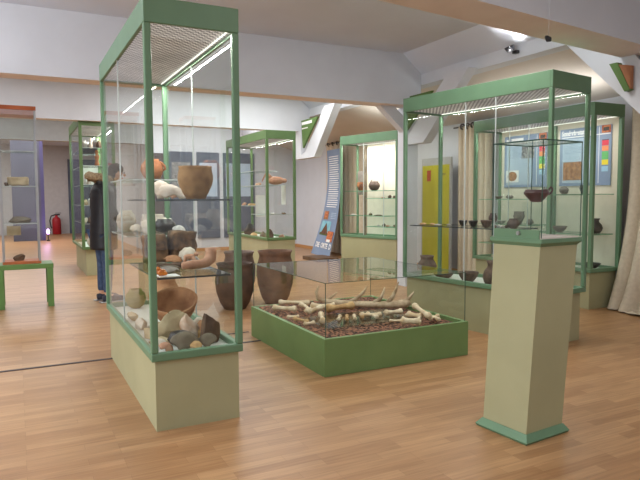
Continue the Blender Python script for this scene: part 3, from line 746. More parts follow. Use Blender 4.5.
for k, (x, y, w, h, m, lab, P) in enumerate(((.2, 1.08, .085, .06, 'black', 'small black cup, left of two on the glass shelf of the corner showcase', BOWL), (.17, .93, .09, .062, 'black', 'small black cup, right of two on the glass shelf of the corner showcase', BOWL),
                                             (.18, .78, .11, .07, 'darkpot', 'small brown pot beside the black cups on the glass shelf', BOWL), (.2, .5, .11, .09, 'darkpot', 'rounded dark pot at the shelf end behind the pedestal', JAR))):
    px, py = rp(x, y); pot('small_cup', lab, 'cup', sc(P, w, h), (px, py, ZS), M[m], .004, seed=60+k)
for k, (x, y, L) in enumerate(((.16, 1.58, .10), (.2, 1.48, .09), (.17, 1.38, .1), (.24, 1.30, .08))):
    px, py = rp(x, y)
    o = obj('flint_blade', faceted((L*.5, .018, .02), 70+k, 8), M['bone2' if k < 2 else 'flint'], loc=(px, py, ZS), rot=(0, 0, RR+PI/2), smooth=True)
    tag(o, ['tan blade, outermost at the left end of the glass shelf', 'tan blade, second from the left end of the glass shelf', 'pale blade, third from the left end of the glass shelf', 'pale blade next to the black cups on the glass shelf'][k], 'stone tool'); rest(o, ZS)
for k, (x, y) in enumerate(((.14, .66), (.18, .63), (.15, .59), (.2, .57), (.24, .68), (.26, .62))):
    px, py = rp(x, y); o = obj('stone_chip', faceted((.022, .018, .03), 80+k, 8), M['flint' if k % 3 else 'darkstone'], loc=(px, py, ZS), rot=(0, 0, k), smooth=True)
    tag(o, 'small stone chip in the white heap beside the brown pot on the glass shelf', 'stone chip', 'stone chips on the corner showcase shelf'); rest(o, ZS)

# ---------------------------------------------------------------- posters and pots in the long right showcase
def poster(name, label, x, y0, y1, z0, z1, title):
    """print on the plane x, read from -x; y1 is its left edge"""
    p = obj(name, B(x-.006, x, y0, y1, z0, z1), M['blue']); tag(p, label, 'poster')
    W, Hh = y1-y0, z1-z0
    def rect(nm, u0, u1, v0, v1, m, d=.0075): return obj(nm, B(x-d, x-d+.001, y1-u1*W, y1-u0*W, z0+v0*Hh, z0+v1*Hh), M[m], p)
    rect('text_panel', .06, .68, .05, .82, 'bluelight')
    rect('rule', .04, .98, .845, .86, 'white'); rect('rule', .77, .78, .04, .98, 'white')
    rect('emblem', .82, .985, .87, .995, 'orangep'); rect('emblem_dark', .85, .95, .90, .96, 'black', .0085)
    for m, v in (('redp', .66), ('orp', .57), ('grp', .43), ('yep', .34), ('lbp', .23)):
        rect('colour_tab', .83, .95, v-.0, v+.085 if m != 'grp' else v+.13, m)
    rect('colour_tab', .83, .95, .745, .76, 'violet')
    for k in range(9): rect('text_line', .09, .60+.05*(k % 3), .78-k*.026, .785-k*.026, 'blue', .0085)
    return p, rect
ZP0, ZP1 = 1.38, 2.07
p, rect = poster('display_poster', 'blue poster with a brown excavation photo and colour tabs, nearest the curtain', 6.046, 4.56, 5.28, ZP0, ZP1, '')
rect('photo', .08, .46, .10, .42, 'brownp', .0085)
text_mesh('title', 'Sonderbestattung', .082, M['white'], p, (6.0375, 5.25, 1.99), (PI/2, 0, -PI/2), sx=.74, bold=.003)
p, rect = poster('display_poster', 'blue poster with a round brown photo on white, left in the long right showcase', 6.046, 5.48, 6.22, ZP0, ZP1, '')
rect('photo_card', .05, .36, .10, .33, 'white', .0085); 
o = obj('photo', lathe([(0, 0), (.085, 0), (.085, .001), (0, .001)], 24), M['brownp'], p, (6.0365, 6.22-.205*.74, ZP0+.215*.69), (0, -PI/2, 0)); o.scale = (.75, 1, 1)
rect('photo_grey', .42, .72, .55, .78, 'greyp', .0085)
rect('title_bar', .05, .14, .90, .94, 'white', .0085); rect('title_bar', .17, .46, .90, .95, 'white', .0085)
def ep(label, x, y, z, w, h, P, m, seed, name='clay_pot', cat='pot', **k):
    return pot(name, label, cat, sc(P, w, h), (EX+x, EY+y, z+.001), M[m], .005, seed=seed, **k)
ep('flat grey dish on the top left shelf of the long right showcase', .2, 1.62, 1.225, .11, .035, DISH, 'greyclay', 1, 'small_dish', 'dish')
ep('small grey squat pot beside the flat dish on the top left shelf', .2, 1.42, 1.225, .1, .05, ROUND, 'greyclay', 2)
ep('round dark pot at the left of the middle shelf, long right showcase', .18, 1.70, .9, .12, .13, JAR, 'purpleclay', 3)
ep('tall straight grey beaker in the middle of the middle shelf', .25, 1.30, .9, .15, .16, CONE, 'greyclay', 4, 'beaker', 'beaker')
ep('wide grey bowl in front of the straight beaker', .12, 1.22, .9, .15, .06, BOWL, 'greyclay', 5, 'clay_bowl', 'bowl')
ep('pale flat bowl between the round dark pot and the beaker', .14, 1.50, .9, .13, .04, DISH, 'flint', 6, 'clay_bowl', 'bowl')
ep('small grey handled cup at the right end of the middle shelf', .15, 1.02, .9, .09, .07, ROUND, 'greyclay', 7, handles=((-PI/2, .02, .055, .044, .032, .02, .005),))
ep('small dark cup, left of two on the lowest shelf', .2, 1.66, .64, .09, .06, BOWL, 'black', 8, 'small_cup', 'cup')
ep('small dark cup, right of two on the lowest shelf', .18, 1.50, .64, .08, .07, CONE, 'black', 9, 'small_cup', 'cup')
ep('grey handled mug, left on the upper right shelf under the poster', .18, .78, 1.28, .11, .09, CONE, 'greyclay', 10)
ep('grey footed cup, second on the upper right shelf under the poster', .2, .55, 1.28, .11, .085, ROUND, 'greyclay', 11)
ep('black footed cup, nearest the corner on the upper right shelf', .2, .28, 1.28, .09, .1, CONE, 'black', 12)
ep('dark jug with a loop handle near the corner of the lower right shelf', .32, .2, .83, .155, .17, VASE, 'black', 13, 'dark_jug', 'jug', handles=((PI, .07, .15, .07, .038, .02, .007),))
ep('grey wide bowl in the middle of the lower right shelf', .2, .6, .83, .17, .07, BOWL, 'greyclay', 14, 'clay_bowl', 'bowl')
ep('dark wide dish at the corner of the showcase floor', .28, .22, .423, .22, .065, DISH, 'black', 15, 'dark_dish', 'dish')
ep('burgundy dark jar on the showcase floor behind the corner post', .2, .52, .423, .14, .16, JAR, 'purpleclay', 16)
ep('large dark jar on the showcase floor, hidden behind the pedestal', .2, .8, .423, .18, .2, JAR, 'black', 17)
ep('small pale bowl on the floor at the left end of the long right showcase', .15, 1.6, .423, .13, .05, BOWL, 'whiteclay', 18, 'clay_bowl', 'bowl')

# ---------------------------------------------------------------- wall showcase by the banner
def dp(x, y, z):
    c, s = math.cos(DR), math.sin(DR); return (5.175+x*c-y*s, 7.571+x*s+y*c, z+.001)
pot('orange_black_pot', 'small orange and black pot with a pointed rim, left of two in the wall showcase', 'pot', sc(CONE, .13, .14), dp(.16, .93, 1.366), mat('orange_dark_clay', (206, 132, 84), .6, (92, 58, 44), 14), .005, seed=1, wob=.06)
pot('round_jug', 'round brown-grey jug with a loop handle on the top shelf of the wall showcase', 'jug', sc(ROUND, .19, .15), dp(.2, .66, 1.366), M['darkpot'], .005, seed=2, handles=((PI, .1, .17, .06, .04, .02, .007),))
for k, (x, y, z, sz, m, lab) in enumerate(((.15, .42, 1.24, (.05, .02, .02), 'pinkclay', 'pinkish flat find, left of three on the upper right shelf of the wall showcase'), (.18, .30, 1.24, (.035, .03, .05), 'darkstone', 'dark lump, middle of three on the upper right shelf of the wall showcase'), (.15, .18, 1.24, (.045, .03, .04), 'darkstone', 'dark lump, right of three on the upper right shelf of the wall showcase'),
                                           (.15, 1.08, .96, (.11, .03, .02), 'flint', 'long pale find at the left of the middle shelf, wall showcase'), (.2, .75, .96, (.04, .03, .06), 'metalbit', 'upright brown lump on the middle shelf, wall showcase'), (.12, .5, .96, (.09, .025, .02), 'darkstone', 'long dark find at the right of the middle shelf, wall showcase'),
                                           (.15, .52, .79, (.03, .03, .03), 'flint', 'small pale find, leftmost on the lower right shelf, wall showcase'), (.18, .42, .79, (.035, .03, .05), 'darkstone', 'small dark find, second on the lower right shelf, wall showcase'), (.15, .32, .79, (.045, .03, .025), 'pinkclay', 'small pinkish find, third on the lower right shelf, wall showcase'), (.14, .15, .79, (.06, .03, .04), 'greystone', 'grey find at the right end of the lower right shelf, wall showcase'),
                                           (.12, .9, .611, (.06, .03, .015), 'darkstone', 'flat dark find on the floor of the wall showcase'))):
    stone(lab, dp(x, y, z), sz, m, 100+k, z, DR+PI/2, 9, 'small_find', 'find')
o = obj('blue_notice', B(.372, .376, .05, .2, 1.35, 1.95), M['bluelight'], rot=(0, 0, DR), loc=(5.175, 7.571, 0)); tag(o, 'pale blue notice at the right end inside the wall showcase', 'poster')
o = obj('brown_picture', B(.372, .376, 1.08, 1.21, 1.3, 1.7), M['greyclay'], rot=(0, 0, DR), loc=(5.175, 7.571, 0)); tag(o, 'grey-brown notice at the left end inside the wall showcase', 'poster')
o = obj('dark_upright', B(.37, .388, 1.015, 1.055, .62, 2.1), M['greystone'], rot=(0, 0, DR), loc=(5.175, 7.571, 0)); tag(o, 'narrow dark upright strip behind the shelves of the wall showcase', 'strip')

# ---------------------------------------------------------------- corner showcase by the column
CX, CY = 3.35, 8.33
bv = thing('bird_vessel', 'pinkish bird shaped clay vessel on the middle shelf by the white column', 'vessel', (CX+.25, CY+.24, 1.456), -.5); bv.scale = (.78, .78, .9)
bm = bmesh.new(); blob(bm, (0, 0, .075), (.17, .08, .072), 3, .08, 2, 1)
blob(bm, (.17, 0, .07), (.06, .05, .04), 2, .1, 2, 2)
obj('body', bm, M['pinkclay'], bv, smooth=True)
obj('neck', tube([(-.1, 0, .11), (-.15, 0, .17), (-.17, 0, .21), (-.2, 0, .18), (-.25, 0, .10), (-.27, 0, .06)], [.05, .032, .022, .018, .014, .01], 10), M['pinkclay'], bv, smooth=True)
def cs(label, x, y, z, size, m, seed, **k): return stone(label, (CX+x, CY+y, z), size, m, seed, z, seed*.7, 8, 'small_find', 'find')
cs('pale lump left of the bird shaped vessel', .15, .72, 1.455, (.06, .05, .06), 'peb', 121)
for k, (x, y, z, s_, m, l) in enumerate(((.2, 1.1, 1.13, (.1, .05, .04), 'bone2', 'tan flat find on the left lower shelf of the column showcase'), (.15, 1.4, 1.13, (.05, .05, .05), 'pinkclay', 'pink lump behind the tan find on the left lower shelf, column showcase'),
                                          (.2, .25, 1.0, (.08, .04, .03), 'flint', 'pale flat find on the right lower shelf of the column showcase'), (.36, .2, 1.0, (.05, .04, .03), 'darkstone', 'dark flat find at the right end of the right lower shelf, column showcase'),
                                          (.15, .28, .622, (.07, .06, .16), 'darkstone', 'dark upright lump at the corner post, column showcase floor'), (.3, .14, .622, (.07, .05, .07), 'pinkclay', 'pinkish lump at the right on the column showcase floor'), (.15, .55, .622, (.06, .05, .1), 'greystone', 'grey lump left of the dark upright one, column showcase floor'),
                                          (.15, .95, .622, (.12, .07, .07), 'bone2', 'tan broad stone at the left on the column showcase floor'), (.38, .3, .622, (.06, .05, .05), 'beige', 'beige stone at the far right of the column showcase floor'), (.2, 1.3, .622, (.1, .06, .2), 'black', 'tall dark lump half hidden behind the near showcase post'), (.22, .12, .622, (.04, .03, .04), 'whiteclay', 'small white stone at the front of the column showcase floor'))):
    cs(l, x, y, z, s_, m, 130+k)
o = obj('white_label', B(CX+.42, CX+.424, CY+.25, CY+.42, 1.15, 1.45), M['card']); tag(o, 'white notice hanging at the right behind the bird vessel', 'notice')
o = obj('white_label', B(CX+.1, CX+.26, CY+.72, CY+.726, .95, 1.3), M['card']); tag(o, 'tall pale board behind the corner post of the column showcase', 'notice')

# ---------------------------------------------------------------- far left showcase
BX, BY = .93, 10.3
k = 0
rnd = random.Random(3)
for (z, xs) in ((2.09, (.12, .22, .33, .43)), (1.49, (.1, .18, .27, .36, .44)), (1.15, (.12, .2, .3, .4)), (.85, (.1, .2, .31, .42))):
    for x in xs:
        y = rnd.uniform(.2, .5); k += 1
        sz = (rnd.uniform(.04, .065), rnd.uniform(.04, .06), rnd.uniform(.08, .2))
        o = obj('small_find', faceted(sz, 200+k, 8), M[['whiteclay', 'flint', 'whiteclay', 'darkstone', 'beige', 'flint'][k % 6]], loc=(BX+x, BY+y, z), rot=(0, 0, k), smooth=True)
        tag(o, {2.09: 'small find on the top shelf of the far left showcase', 1.49: 'small find on the middle shelf of the far left showcase', 1.15: 'small find on the fourth shelf of the far left showcase', .85: 'small find on the lowest shelf of the far left showcase'}[z], 'find', 'finds on the %s shelf of the far left showcase' % {2.09: 'top', 1.49: 'middle', 1.15: 'fourth', .85: 'lowest'}[z]); rest(o, z)
fg = obj('clay_figurine', lathe([(0, 0), (.05, 0), (.045, .06), (.03, .12), (.045, .17), (.05, .2), (.022, .24), (.035, .28), (.03, .32), (0, .335)], 16), M['terra'], loc=(BX+.3, BY+.3, 1.801), smooth=True); fg.scale = (.8, .8, .8)
tag(fg, 'tan upright figurine on the second shelf of the far left showcase', 'figurine')
pot('white_jar', 'white jar on the floor of the far left showcase', 'jar', sc(JAR, .2, .2), (BX+.2, BY+.3, .443), M['whiteclay'], seed=3)
o = obj('notice_sheet', B(BX+.12, BX+.36, BY+.7, BY+.705, 1.5, 1.79), M['card']); tag(o, 'white sheet standing in the far left showcase', 'notice')

# ---------------------------------------------------------------- green table with a slim glass case at the left
tb = thing('green_table', 'bright green square-legged table at the left edge', 'table', (-.22, 7.58, 0))
TW, TD = .585, .42
obj('table_top', B(0, TW, 0, TD, .45, .505, .006), M['tablegreen'], tb)
for x in (0, TW-.07):
    for y in (0, TD-.07): obj('leg', B(x, x+.065, y, y+.065, 0, .45, .004), M['tablegreen'], tb)
gc = thing('slim_showcase', 'slim glass showcase with orange wooden top and bottom standing on the green table', 'display case', (-.16, 7.66, .506))
GW, GD, GH = .40, .32, 1.81
obj('bottom_board', B(0, GW, 0, GD, 0, .03), M['orangetop'], gc); obj('top_board', B(0, GW, 0, GD, GH-.045, GH), M['orangetop'], gc)
obj('top_lining', B(.01, GW-.01, .01, GD-.01, GH-.1, GH-.046), mat('pale_pink_lining', (196, 160, 158), .5), gc)
for x in (0, GW-.025):
    for y in (0, GD-.025): obj('corner_post', B(x, x+.022, y, y+.022, .03, GH-.045), M['steel'], gc)
for q in (((.02, .008), (GW-.02, .008)), ((.02, GD-.008), (GW-.02, GD-.008)), ((.008, .02), (.008, GD-.02)), ((GW-.008, .02), (GW-.008, GD-.02))):
    (a, b), (c, d) = q
    obj('glass_pane', quad((a, b, .03), (c, d, .03), (c, d, GH-.045), (a, b, GH-.045)), M['glass'], gc)
for z in (.9, .47, 1.3):
    bm = B(.015, GW-.015, .015, GD-.015, z-.008, z)
    for f in bm.faces:
        f.normal_update(); f.material_index = 0 if abs(f.normal.z) > .5 else 1
    obj('glass_shelf', bm, [M['shelf'], M['glassedge']], gc)
gx, gy, gz = -.16, 7.66, .506
chunkbox('beige worked stone block on the upper shelf of the slim showcase', (gx+.19, gy+.15, gz+.9), .22, .12, .09, 'beige', 5, gz+.901, name='stone_block', cat='stone')
stone('dark flat stone beside the beige block, slim showcase', (gx+.07, gy+.12, gz+.9), (.03, .04, .05), 'darkstone', 61, gz+.901)
stone('long dark stone on the middle shelf of the slim showcase', (gx+.19, gy+.15, gz+.47), (.14, .06, .08), 'greystone', 62, gz+.471)
stone('dark stone lump at the bottom of the slim showcase', (gx+.17, gy+.14, gz+.03), (.07, .06, .08), 'darkstone', 63, gz+.031)
o = obj('yellow_card', B(gx+.05, gx+.2, gy+.29, gy+.294, gz+.32, gz+.43), M['beige']); tag(o, 'cream card at the back of the slim showcase', 'card')

# ---------------------------------------------------------------- far left end
ex = thing('fire_extinguisher', 'red fire extinguisher standing at the far wall', 'fire extinguisher', (1.27, 23.3, 0))
obj('cylinder', lathe([(0, 0), (.13, 0), (.145, .02), (.145, .5), (.12, .58), (.05, .63), (.045, .68), (0, .68)], 20), M['red'], ex, smooth=True)
bm = B(-.05, .12, -.03, .03, .68, .73, .008); box(bm, -.03, .16, -.015, .015, .75, .77); obj('valve', bm, M['blackp'], ex)
obj('hose', tube([(-.04, 0, .7), (-.17, -.02, .66), (-.22, -.03, .5), (-.19, -.04, .3), (-.16, -.05, .22)], .022, 8), M['blackp'], ex, smooth=True)
vp = thing('violet_panel', 'tall dark violet display wall behind the slim showcase', 'panel', (-.1, 19.9, 0))
obj('board', B(0, .86, 0, .1, 0, 3.0), M['violet'], vp); obj('edge_strip', B(.78, .875, -.01, .0, 0, 3.0), mat('violet_edge', (70, 66, 104), .6), vp)
lm = thing('floor_lamp', 'small glowing violet lamp on the floor at the far left', 'lamp', (.83, 19.7, 0)); lm.scale = (.5, .5, .7)
obj('base', lathe([(0, 0), (.1, 0), (.1, .04), (.03, .06), (.03, .3), (0, .3)], 16), M['blackp'], lm)
obj('bulb', lathe([(0, .3), (.06, .3), (.08, .4), (.05, .5), (0, .52)], 16), M['glow'], lm, smooth=True)
pl_ = bpy.data.lights.new('violet_light', 'POINT'); pl_.energy = 6; pl_.color = (.75, .5, 1); pl_.shadow_soft_size = .1
o = bpy.data.objects.new('violet_light', pl_); COL.objects.link(o); o.location = (.75, 19.4, .6)
sg = obj('fire_sign', B(1.83, 2.05, 13.96, 13.97, 1.72, 2.05), M['red']); tag(sg, 'small red safety sign with a white symbol, seen through the near showcase', 'sign')
obj('symbol', prism([(x*.055+1.94, 13.955, z*.055+1.9) for x, z in ((-1, -1.4), (.2, -1.4), (.6, .2), (1, .4), (.4, 1.2), (-.6, 1), (-.8, 0))], [(x*.055+1.94, 13.959, z*.055+1.9) for x, z in ((-1, -1.4), (.2, -1.4), (.6, .2), (1, .4), (.4, 1.2), (-.6, 1), (-.8, 0))]), M['white'], sg)
obj('hanger', B(1.92, 1.96, 13.965, 14.0, 2.05, 2.5), M['steel'], sg)
fp = obj('wall_panel', B(1.72, 2.7, YF-.05, YF-.001, 0, 2.7), M['bluepanel']); tag(fp, 'dark blue-grey panel on the farthest wall right of the fire extinguisher', 'panel')
for k, (x0, x1, z0, z1, lab) in enumerate(((3.2, 3.75, .3, 2.35, 'tall blue-grey panel on the end wall, left of three'), (3.85, 4.4, .3, 2.35, 'tall blue-grey panel on the end wall, middle of three'), (4.5, 5.3, .3, 2.35, 'wide blue-grey panel on the end wall, right of three'))):
    p = obj('wall_panel', B(x0, x1, YE-.03, YE-.001, z0, z1), M['bluepanel']); tag(p, lab, 'panel')
    obj('print', B(x0+.06, x1-.06, YE-.034, YE-.031, 1.3, 2.1), M['bluelight' if k else 'greyp'], p)

# ---------------------------------------------------------------- banner, board and curtains along the right wall
bn = thing('leaning_banner', 'long curved blue banner with a hut photo leaning at the right wall', 'banner')
def bpnt(u, v):      # u across 0..1 (left to right), v up 0..1
    # lower edge sweeps forward, upper edge leans to the wall
    lo = Vector((5.86, 11.95, .02)).lerp(Vector((5.74, 10.86, -.0)), u)
    hi = Vector((6.1, 12.0, 2.28)).lerp(Vector((6.05, 10.95, 2.28)), u)
    q = lo.lerp(hi, v); q.x += .12*math.sin(PI*v)*1.0; q.y -= .32*math.sin(PI*v*.5)*(1-v)*0
    q.y += -.38*math.sin(PI*v/2)*(1-u)+ (.0)*u
    q.z = max(q.z, .004)
    return q
def bstrip(name, u0, u1, v0, v1, m, d, nu=4, nv=14):
    bm = bmesh.new(); g = {}
    for i in range(nu+1):
        for j in range(nv+1):
            u, v = u0+(u1-u0)*i/nu, v0+(v1-v0)*j/nv
            p = bpnt(u, v); n_ = (bpnt(u+.01, v)-p).cross(bpnt(u, v+.01)-p).normalized()
            if n_.x > 0: n_ = -n_
            g[i, j] = bm.verts.new(p+n_*d)
    for i in range(nu):
        for j in range(nv): bm.faces.new((g[i, j], g[i+1, j], g[i+1, j+1], g[i, j+1]))
    return obj(name, bm, M[m], bn)
bstrip('cloth', 0, 1, 0, 1, 'blue', 0, 6, 24)
for k in range(24):
    v = .93-k*.0205
    bstrip('text_line', .16, .88-.06*(k % 4 == 3), v, v+.008, 'white', .006, 3, 1)
bstrip('photo', .12, .42, .34, .42, 'brownp', .006); bstrip('photo_flame', .2, .36, .36, .41, 'orangep', .008)
for k in range(4): bstrip('text_line', .58, .9, .40-k*.016, .406-k*.016, 'bluelight', .006, 2, 1)
bstrip('photo_sky', .12, .68, .19, .325, 'skyb', .006); bstrip('photo_grass', .12, .68, .19, .215, 'grassp', .008)
bm = bmesh.new(); vs = []
for (u, v) in ((.2, .205), (.62, .2), (.42, .31)):
    p = bpnt(u, v); n_ = (bpnt(u+.01, v)-p).cross(bpnt(u, v+.01)-p).normalized(); n_ = -n_ if n_.x > 0 else n_; vs.append(bm.verts.new(p+n_*.012))
bm.faces.new(vs); obj('photo_hut', bm, M['huttan'], bn)
bstrip('photo_food', .62, .95, .14, .235, 'orangep', .014); bstrip('photo_bowl', .66, .86, .135, .16, 'white', .016, 2, 2)
def btext(body, u, v, size):
    p = bpnt(u, v); ex_ = (bpnt(u+.05, v)-p).normalized(); ey = (bpnt(u, v+.05)-p).normalized(); ez = ex_.cross(ey).normalized()
    o = text_mesh('lettering', body, size, M['white'], bn, p+ez*.008, (0, 0, 0), bold=.006)
    ey = ez.cross(ex_); mw = Matrix((ex_, ey, ez)).transposed().to_4x4(); mw.translation = p+ez*.012; o.matrix_local = mw
btext('DIE  ORTE  D', .13, .075, .15)
pf = obj('wooden_plinth', B(5.2, 5.66, 10.3, 11.0, 0, .07, .005), M['wood']); tag(pf, 'low dark wooden plinth on the floor below the banner', 'plinth')

yb = thing('yellow_board', 'yellow display board standing at the right wall, seen through the corner showcase', 'board', (6.2, 7.56, 0))
obj('frame', B(0, .04, 0, .76, 0, 1.9), mat('pale_grey_frame', (176, 178, 180), .6), yb)
obj('sheet', B(-.006, -.001, .03, .73, .03, 1.78), M['yellow'], yb)
obj('red_mark', B(-.012, -.007, .5, .6, 1.52, 1.7), mat('red_brown_print', (186, 84, 50), .7), yb)
obj('text_line', B(-.012, -.007, .12, .3, 1.62, 1.635), M['metalbit'], yb)

def curtain(label, x, y0, y1, z0, z1, folds, amp, flare=0, rod=True, seed=1):
    t = thing('curtain', label, 'curtain', (x, (y0+y1)/2, 0))
    bm = bmesh.new(); nu, nv = folds*10, 26; g = {}; yc = (y0+y1)/2
    for i in range(nu+1):
        for j in range(nv+1):
            u, v = i/nu, j/nv
            ph = u*folds*2*PI+.5*noise.noise((u*4, v*1.5, seed))*2
            a = amp*(1+.6*(1-v)*noise.noise((u*5, 2, seed)))
            xx = a*math.sin(ph)-flare*(1-v)**3*(1+.6*math.sin(u*7+seed))
            yy = y0+(y1-y0)*u-yc+.02*math.cos(ph)
            g[i, j] = bm.verts.new((xx, yy, z0+(z1-z0)*v))
    for i in range(nu):
        for j in range(nv): bm.faces.new((g[i, j], g[i+1, j], g[i+1, j+1], g[i, j+1]))
    obj('cloth', bm, M['curtain'], t, smooth=True)
    if rod:
        obj('curtain_rod', tube([(0, y0-yc-.15, z1+.0), (0, y1-yc+.15, z1+.0)], .012, 8), M['ring'], t)
        for k in range(folds):
            yy = y0-yc+(y1-y0)*(k+.5)/folds
            obj('ring', tube([(math.cos(q*PI/5)*.04, yy, z1+math.sin(q*PI/5)*.04) for q in range(10)], .014, 6, closed=True), M['ring'], t)
    return t
cr = curtain('long beige curtain trailing on the floor at the right edge of the view', 6.2, 3.3, 4.40, .015, 2.42, 6, .05, .26, True, 2)
bm = bmesh.new(); g = {}
for i in range(25):
    for j in range(9):
        u, v = i/24, j/8
        g[i, j] = bm.verts.new((-.16-.3*v-.05*math.sin(u*11), -.38+.75*u+.02*math.sin(v*6), .012+.035*abs(math.sin(u*9+v*5))*(1-v*.6)))
for i in range(24):
    for j in range(8): bm.faces.new((g[i, j], g[i+1, j], g[i+1, j+1], g[i, j+1]))
obj('trailing_hem', bm, M['curtain'], cr, smooth=True)
curtain('beige curtain hanging between the yellow board and the long right showcase', 6.33, 6.78, 7.5, .03, 2.36, 6, .04, 0, True, 3)
curtain('beige curtain behind the wall showcase, beside the blue banner', 6.33, 9.0, 12.05, .03, 2.45, 15, .04, 0, True, 4)

# ---------------------------------------------------------------- lamps under the ceiling
hl = thing('hanging_spot', 'tiny black spot lamp hanging on a thin wire in front of the near roof beam', 'lamp', (2.9, 2.65, 2.205)); hl.scale = (.55, .55, 1)
obj('wire', tube([(0, -.02, .012), (0, -.02, .96)], .0016, 6), M['steel'], hl)
obj('lamp_head', tube([(0, -.05, -.01), (0, .0, .0), (.01, .03, .012)], [.014, .02, .012], 10), M['blackp'], hl)
sp = thing('wall_uplight', 'small dark uplight fixture on the purlin with a bright glow on the ceiling', 'lamp', (4.97, 4.98, 2.83))
obj('bracket', B(-.02, .028, -.03, .03, 0, .03), M['blackp'], sp)
obj('lamp_head', lathe([(0, 0), (.04, 0), (.055, .05), (.05, .05), (.03, .012), (0, .012)], 16), M['blackp'], sp, (-.07, 0, .02), (0, -.5, 0), True)
obj('bulb', lathe([(0, 0), (.025, 0), (.025, .02), (0, .03)], 12), M['lampglow'], sp, (-.075, 0, .035), (0, -.5, 0), True)
l = bpy.data.lights.new('uplight_spot', 'SPOT'); l.energy = 34; l.spot_size = 1.35; l.spot_blend = .8; l.shadow_soft_size = .06; l.color = (1, .98, .95)
o = bpy.data.objects.new('uplight_spot', l); COL.objects.link(o); o.location = (4.84, 4.9, 2.74)
d = Vector((-.12, .0, .9)); o.rotation_euler = d.to_track_quat('-Z', 'Y').to_euler()

# ---------------------------------------------------------------- the visitor
def skinned(name, pts, edges, m, parent, sub=2, root=0):
    """pts: (co, (rx, ry)); one continuous skinned surface, applied to a mesh"""
    me = bpy.data.meshes.new(name); me.from_pydata([p for p, _ in pts], edges, []); me.update()
    o = bpy.data.objects.new(name, me); COL.objects.link(o)
    sk = o.modifiers.new('skin', 'SKIN'); sk.use_smooth_shade = True
    layer = me.skin_vertices[0] if len(me.skin_vertices) else None
    for i, (_, r) in enumerate(pts):
        layer.data[i].radius = r if isinstance(r, tuple) else (r, r)
        layer.data[i].use_root = (i == root)
    ss = o.modifiers.new('sub', 'SUBSURF'); ss.levels = sub; ss.render_levels = sub
    dg = bpy.context.evaluated_depsgraph_get(); dg.update()
    m2 = bpy.data.meshes.new_from_object(o.evaluated_get(dg)); m2.name = name
    bpy.data.objects.remove(o)
    m2.materials.clear(); m2.materials.append(m)
    for p in m2.polygons: p.use_smooth = True
    o = bpy.data.objects.new(name, m2); COL.objects.link(o); o.parent = parent
    return o
PXW, PYW = .935, 7.66
vis = thing('person', 'person in a black quilted jacket with a fur hood and jeans, bending towards the right', 'person', (PXW, PYW, 0), math.radians(-78))
body = [((0, 0, .92), (.13, .10)), ((0, .01, 1.12), (.13, .095)), ((0, .0, 1.3), (.13, .09)), ((0, .01, 1.42), (.08, .065)), ((0, .05, 1.48), (.05, .05)), ((0, .13, 1.52), (.066, .07)), ((0, .19, 1.565), (.078, .082)), ((0, .215, 1.62), (.06, .062)),
        ((.15, .0, 1.33), .05), ((.225, .0, 1.15), .042), ((.2, .13, .98), .032), ((.17, .2, .96), .026),
        ((-.15, .0, 1.33), .05), ((-.225, .0, 1.15), .042), ((-.2, .13, .98), .032), ((-.17, .2, .96), .026),
        ((.085, 0, .86), .085), ((.095, .01, .48), .055), ((.1, -.01, .09), .038), ((.1, .1, .035), .034),
        ((-.085, 0, .86), .085), ((-.095, .01, .48), .055), ((-.1, -.01, .09), .038), ((-.1, .1, .035), .034)]
be = [(0, 1), (1, 2), (2, 3), (3, 4), (4, 5), (5, 6), (6, 7), (2, 8), (8, 9), (9, 10), (10, 11), (2, 12), (12, 13), (13, 14), (14, 15), (0, 16), (16, 17), (17, 18), (18, 19), (0, 20), (20, 21), (21, 22), (22, 23)]
# five unequal fingers and a thumb on each hand
for sgn, wr in ((1, 11), (-1, 15)):
    for k, (dx, dy, L, r) in enumerate(((.028, .02, .07, .009), (.01, .03, .08, .0095), (-.008, .03, .075, .009), (-.024, .022, .06, .008), (-.035, -.01, .045, .010))):
        i0 = len(body); bx = sgn*.17-sgn*.0
        body.append(((bx+dx*sgn, .2+dy, .95), r)); body.append(((bx+dx*sgn*1.15, .2+dy+L*.6, .94), r*.9)); body.append(((bx+dx*sgn*1.1, .2+dy+L, .915), r*.75))
        be += [(wr, i0), (i0, i0+1), (i0+1, i0+2)]
skinned('body', body, be, M['skin'], vis)
bm = bmesh.new(); blob(bm, (0, .285, 1.545), (.011, .018, .02), 2)                       # nose
for s in (-1, 1): blob(bm, (s*.08, .18, 1.56), (.01, .018, .03), 2)                    # ears
obj('nose_and_ears', bm, M['skin'], vis, smooth=True)
for s in (-1, 1): obj('eye', blob(bmesh.new(), (s*.03, .272, 1.572), (.011, .008, .007), 2), M['shoe'], vis, smooth=True)
obj('mouth', blob(bmesh.new(), (0, .255, 1.508), (.022, .006, .006), 2), M['redp'], vis, smooth=True)
bm = bmesh.new(); blob(bm, (0, .175, 1.615), (.09, .09, .075), 3, .08, 5, 2); blob(bm, (0, .11, 1.56), (.085, .06, .085), 3, .08, 5, 3)
obj('hair', bm, M['hair'], vis, smooth=True)
jr = [(.64, .19, .145, 0), (.655, .195, .15, 0), (.8, .19, .15, 0), (.95, .185, .145, .005), (1.1, .18, .14, .01), (1.25, .195, .14, .015), (1.36, .205, .135, .02), (1.43, .17, .115, .03), (1.48, .1, .09, .06), (1.52, .085, .08, .08)]
zz = []
for a, b in zip(jr, jr[1:]):
    for q in range(5): zz.append([a[k]+(b[k]-a[k])*q/5 for k in range(4)])
zz.append(list(jr[-1]))
bm = bmesh.new(); rings = []
for z, rx, ry, oy_ in zz:
    k = 1+.035*abs(math.sin((z-.64)/.085*PI)) if z < 1.42 else 1
    rings.append([bm.verts.new((rx*k*math.cos(q*PI/12), oy_+ry*k*math.sin(q*PI/12), z)) for q in range(24)])
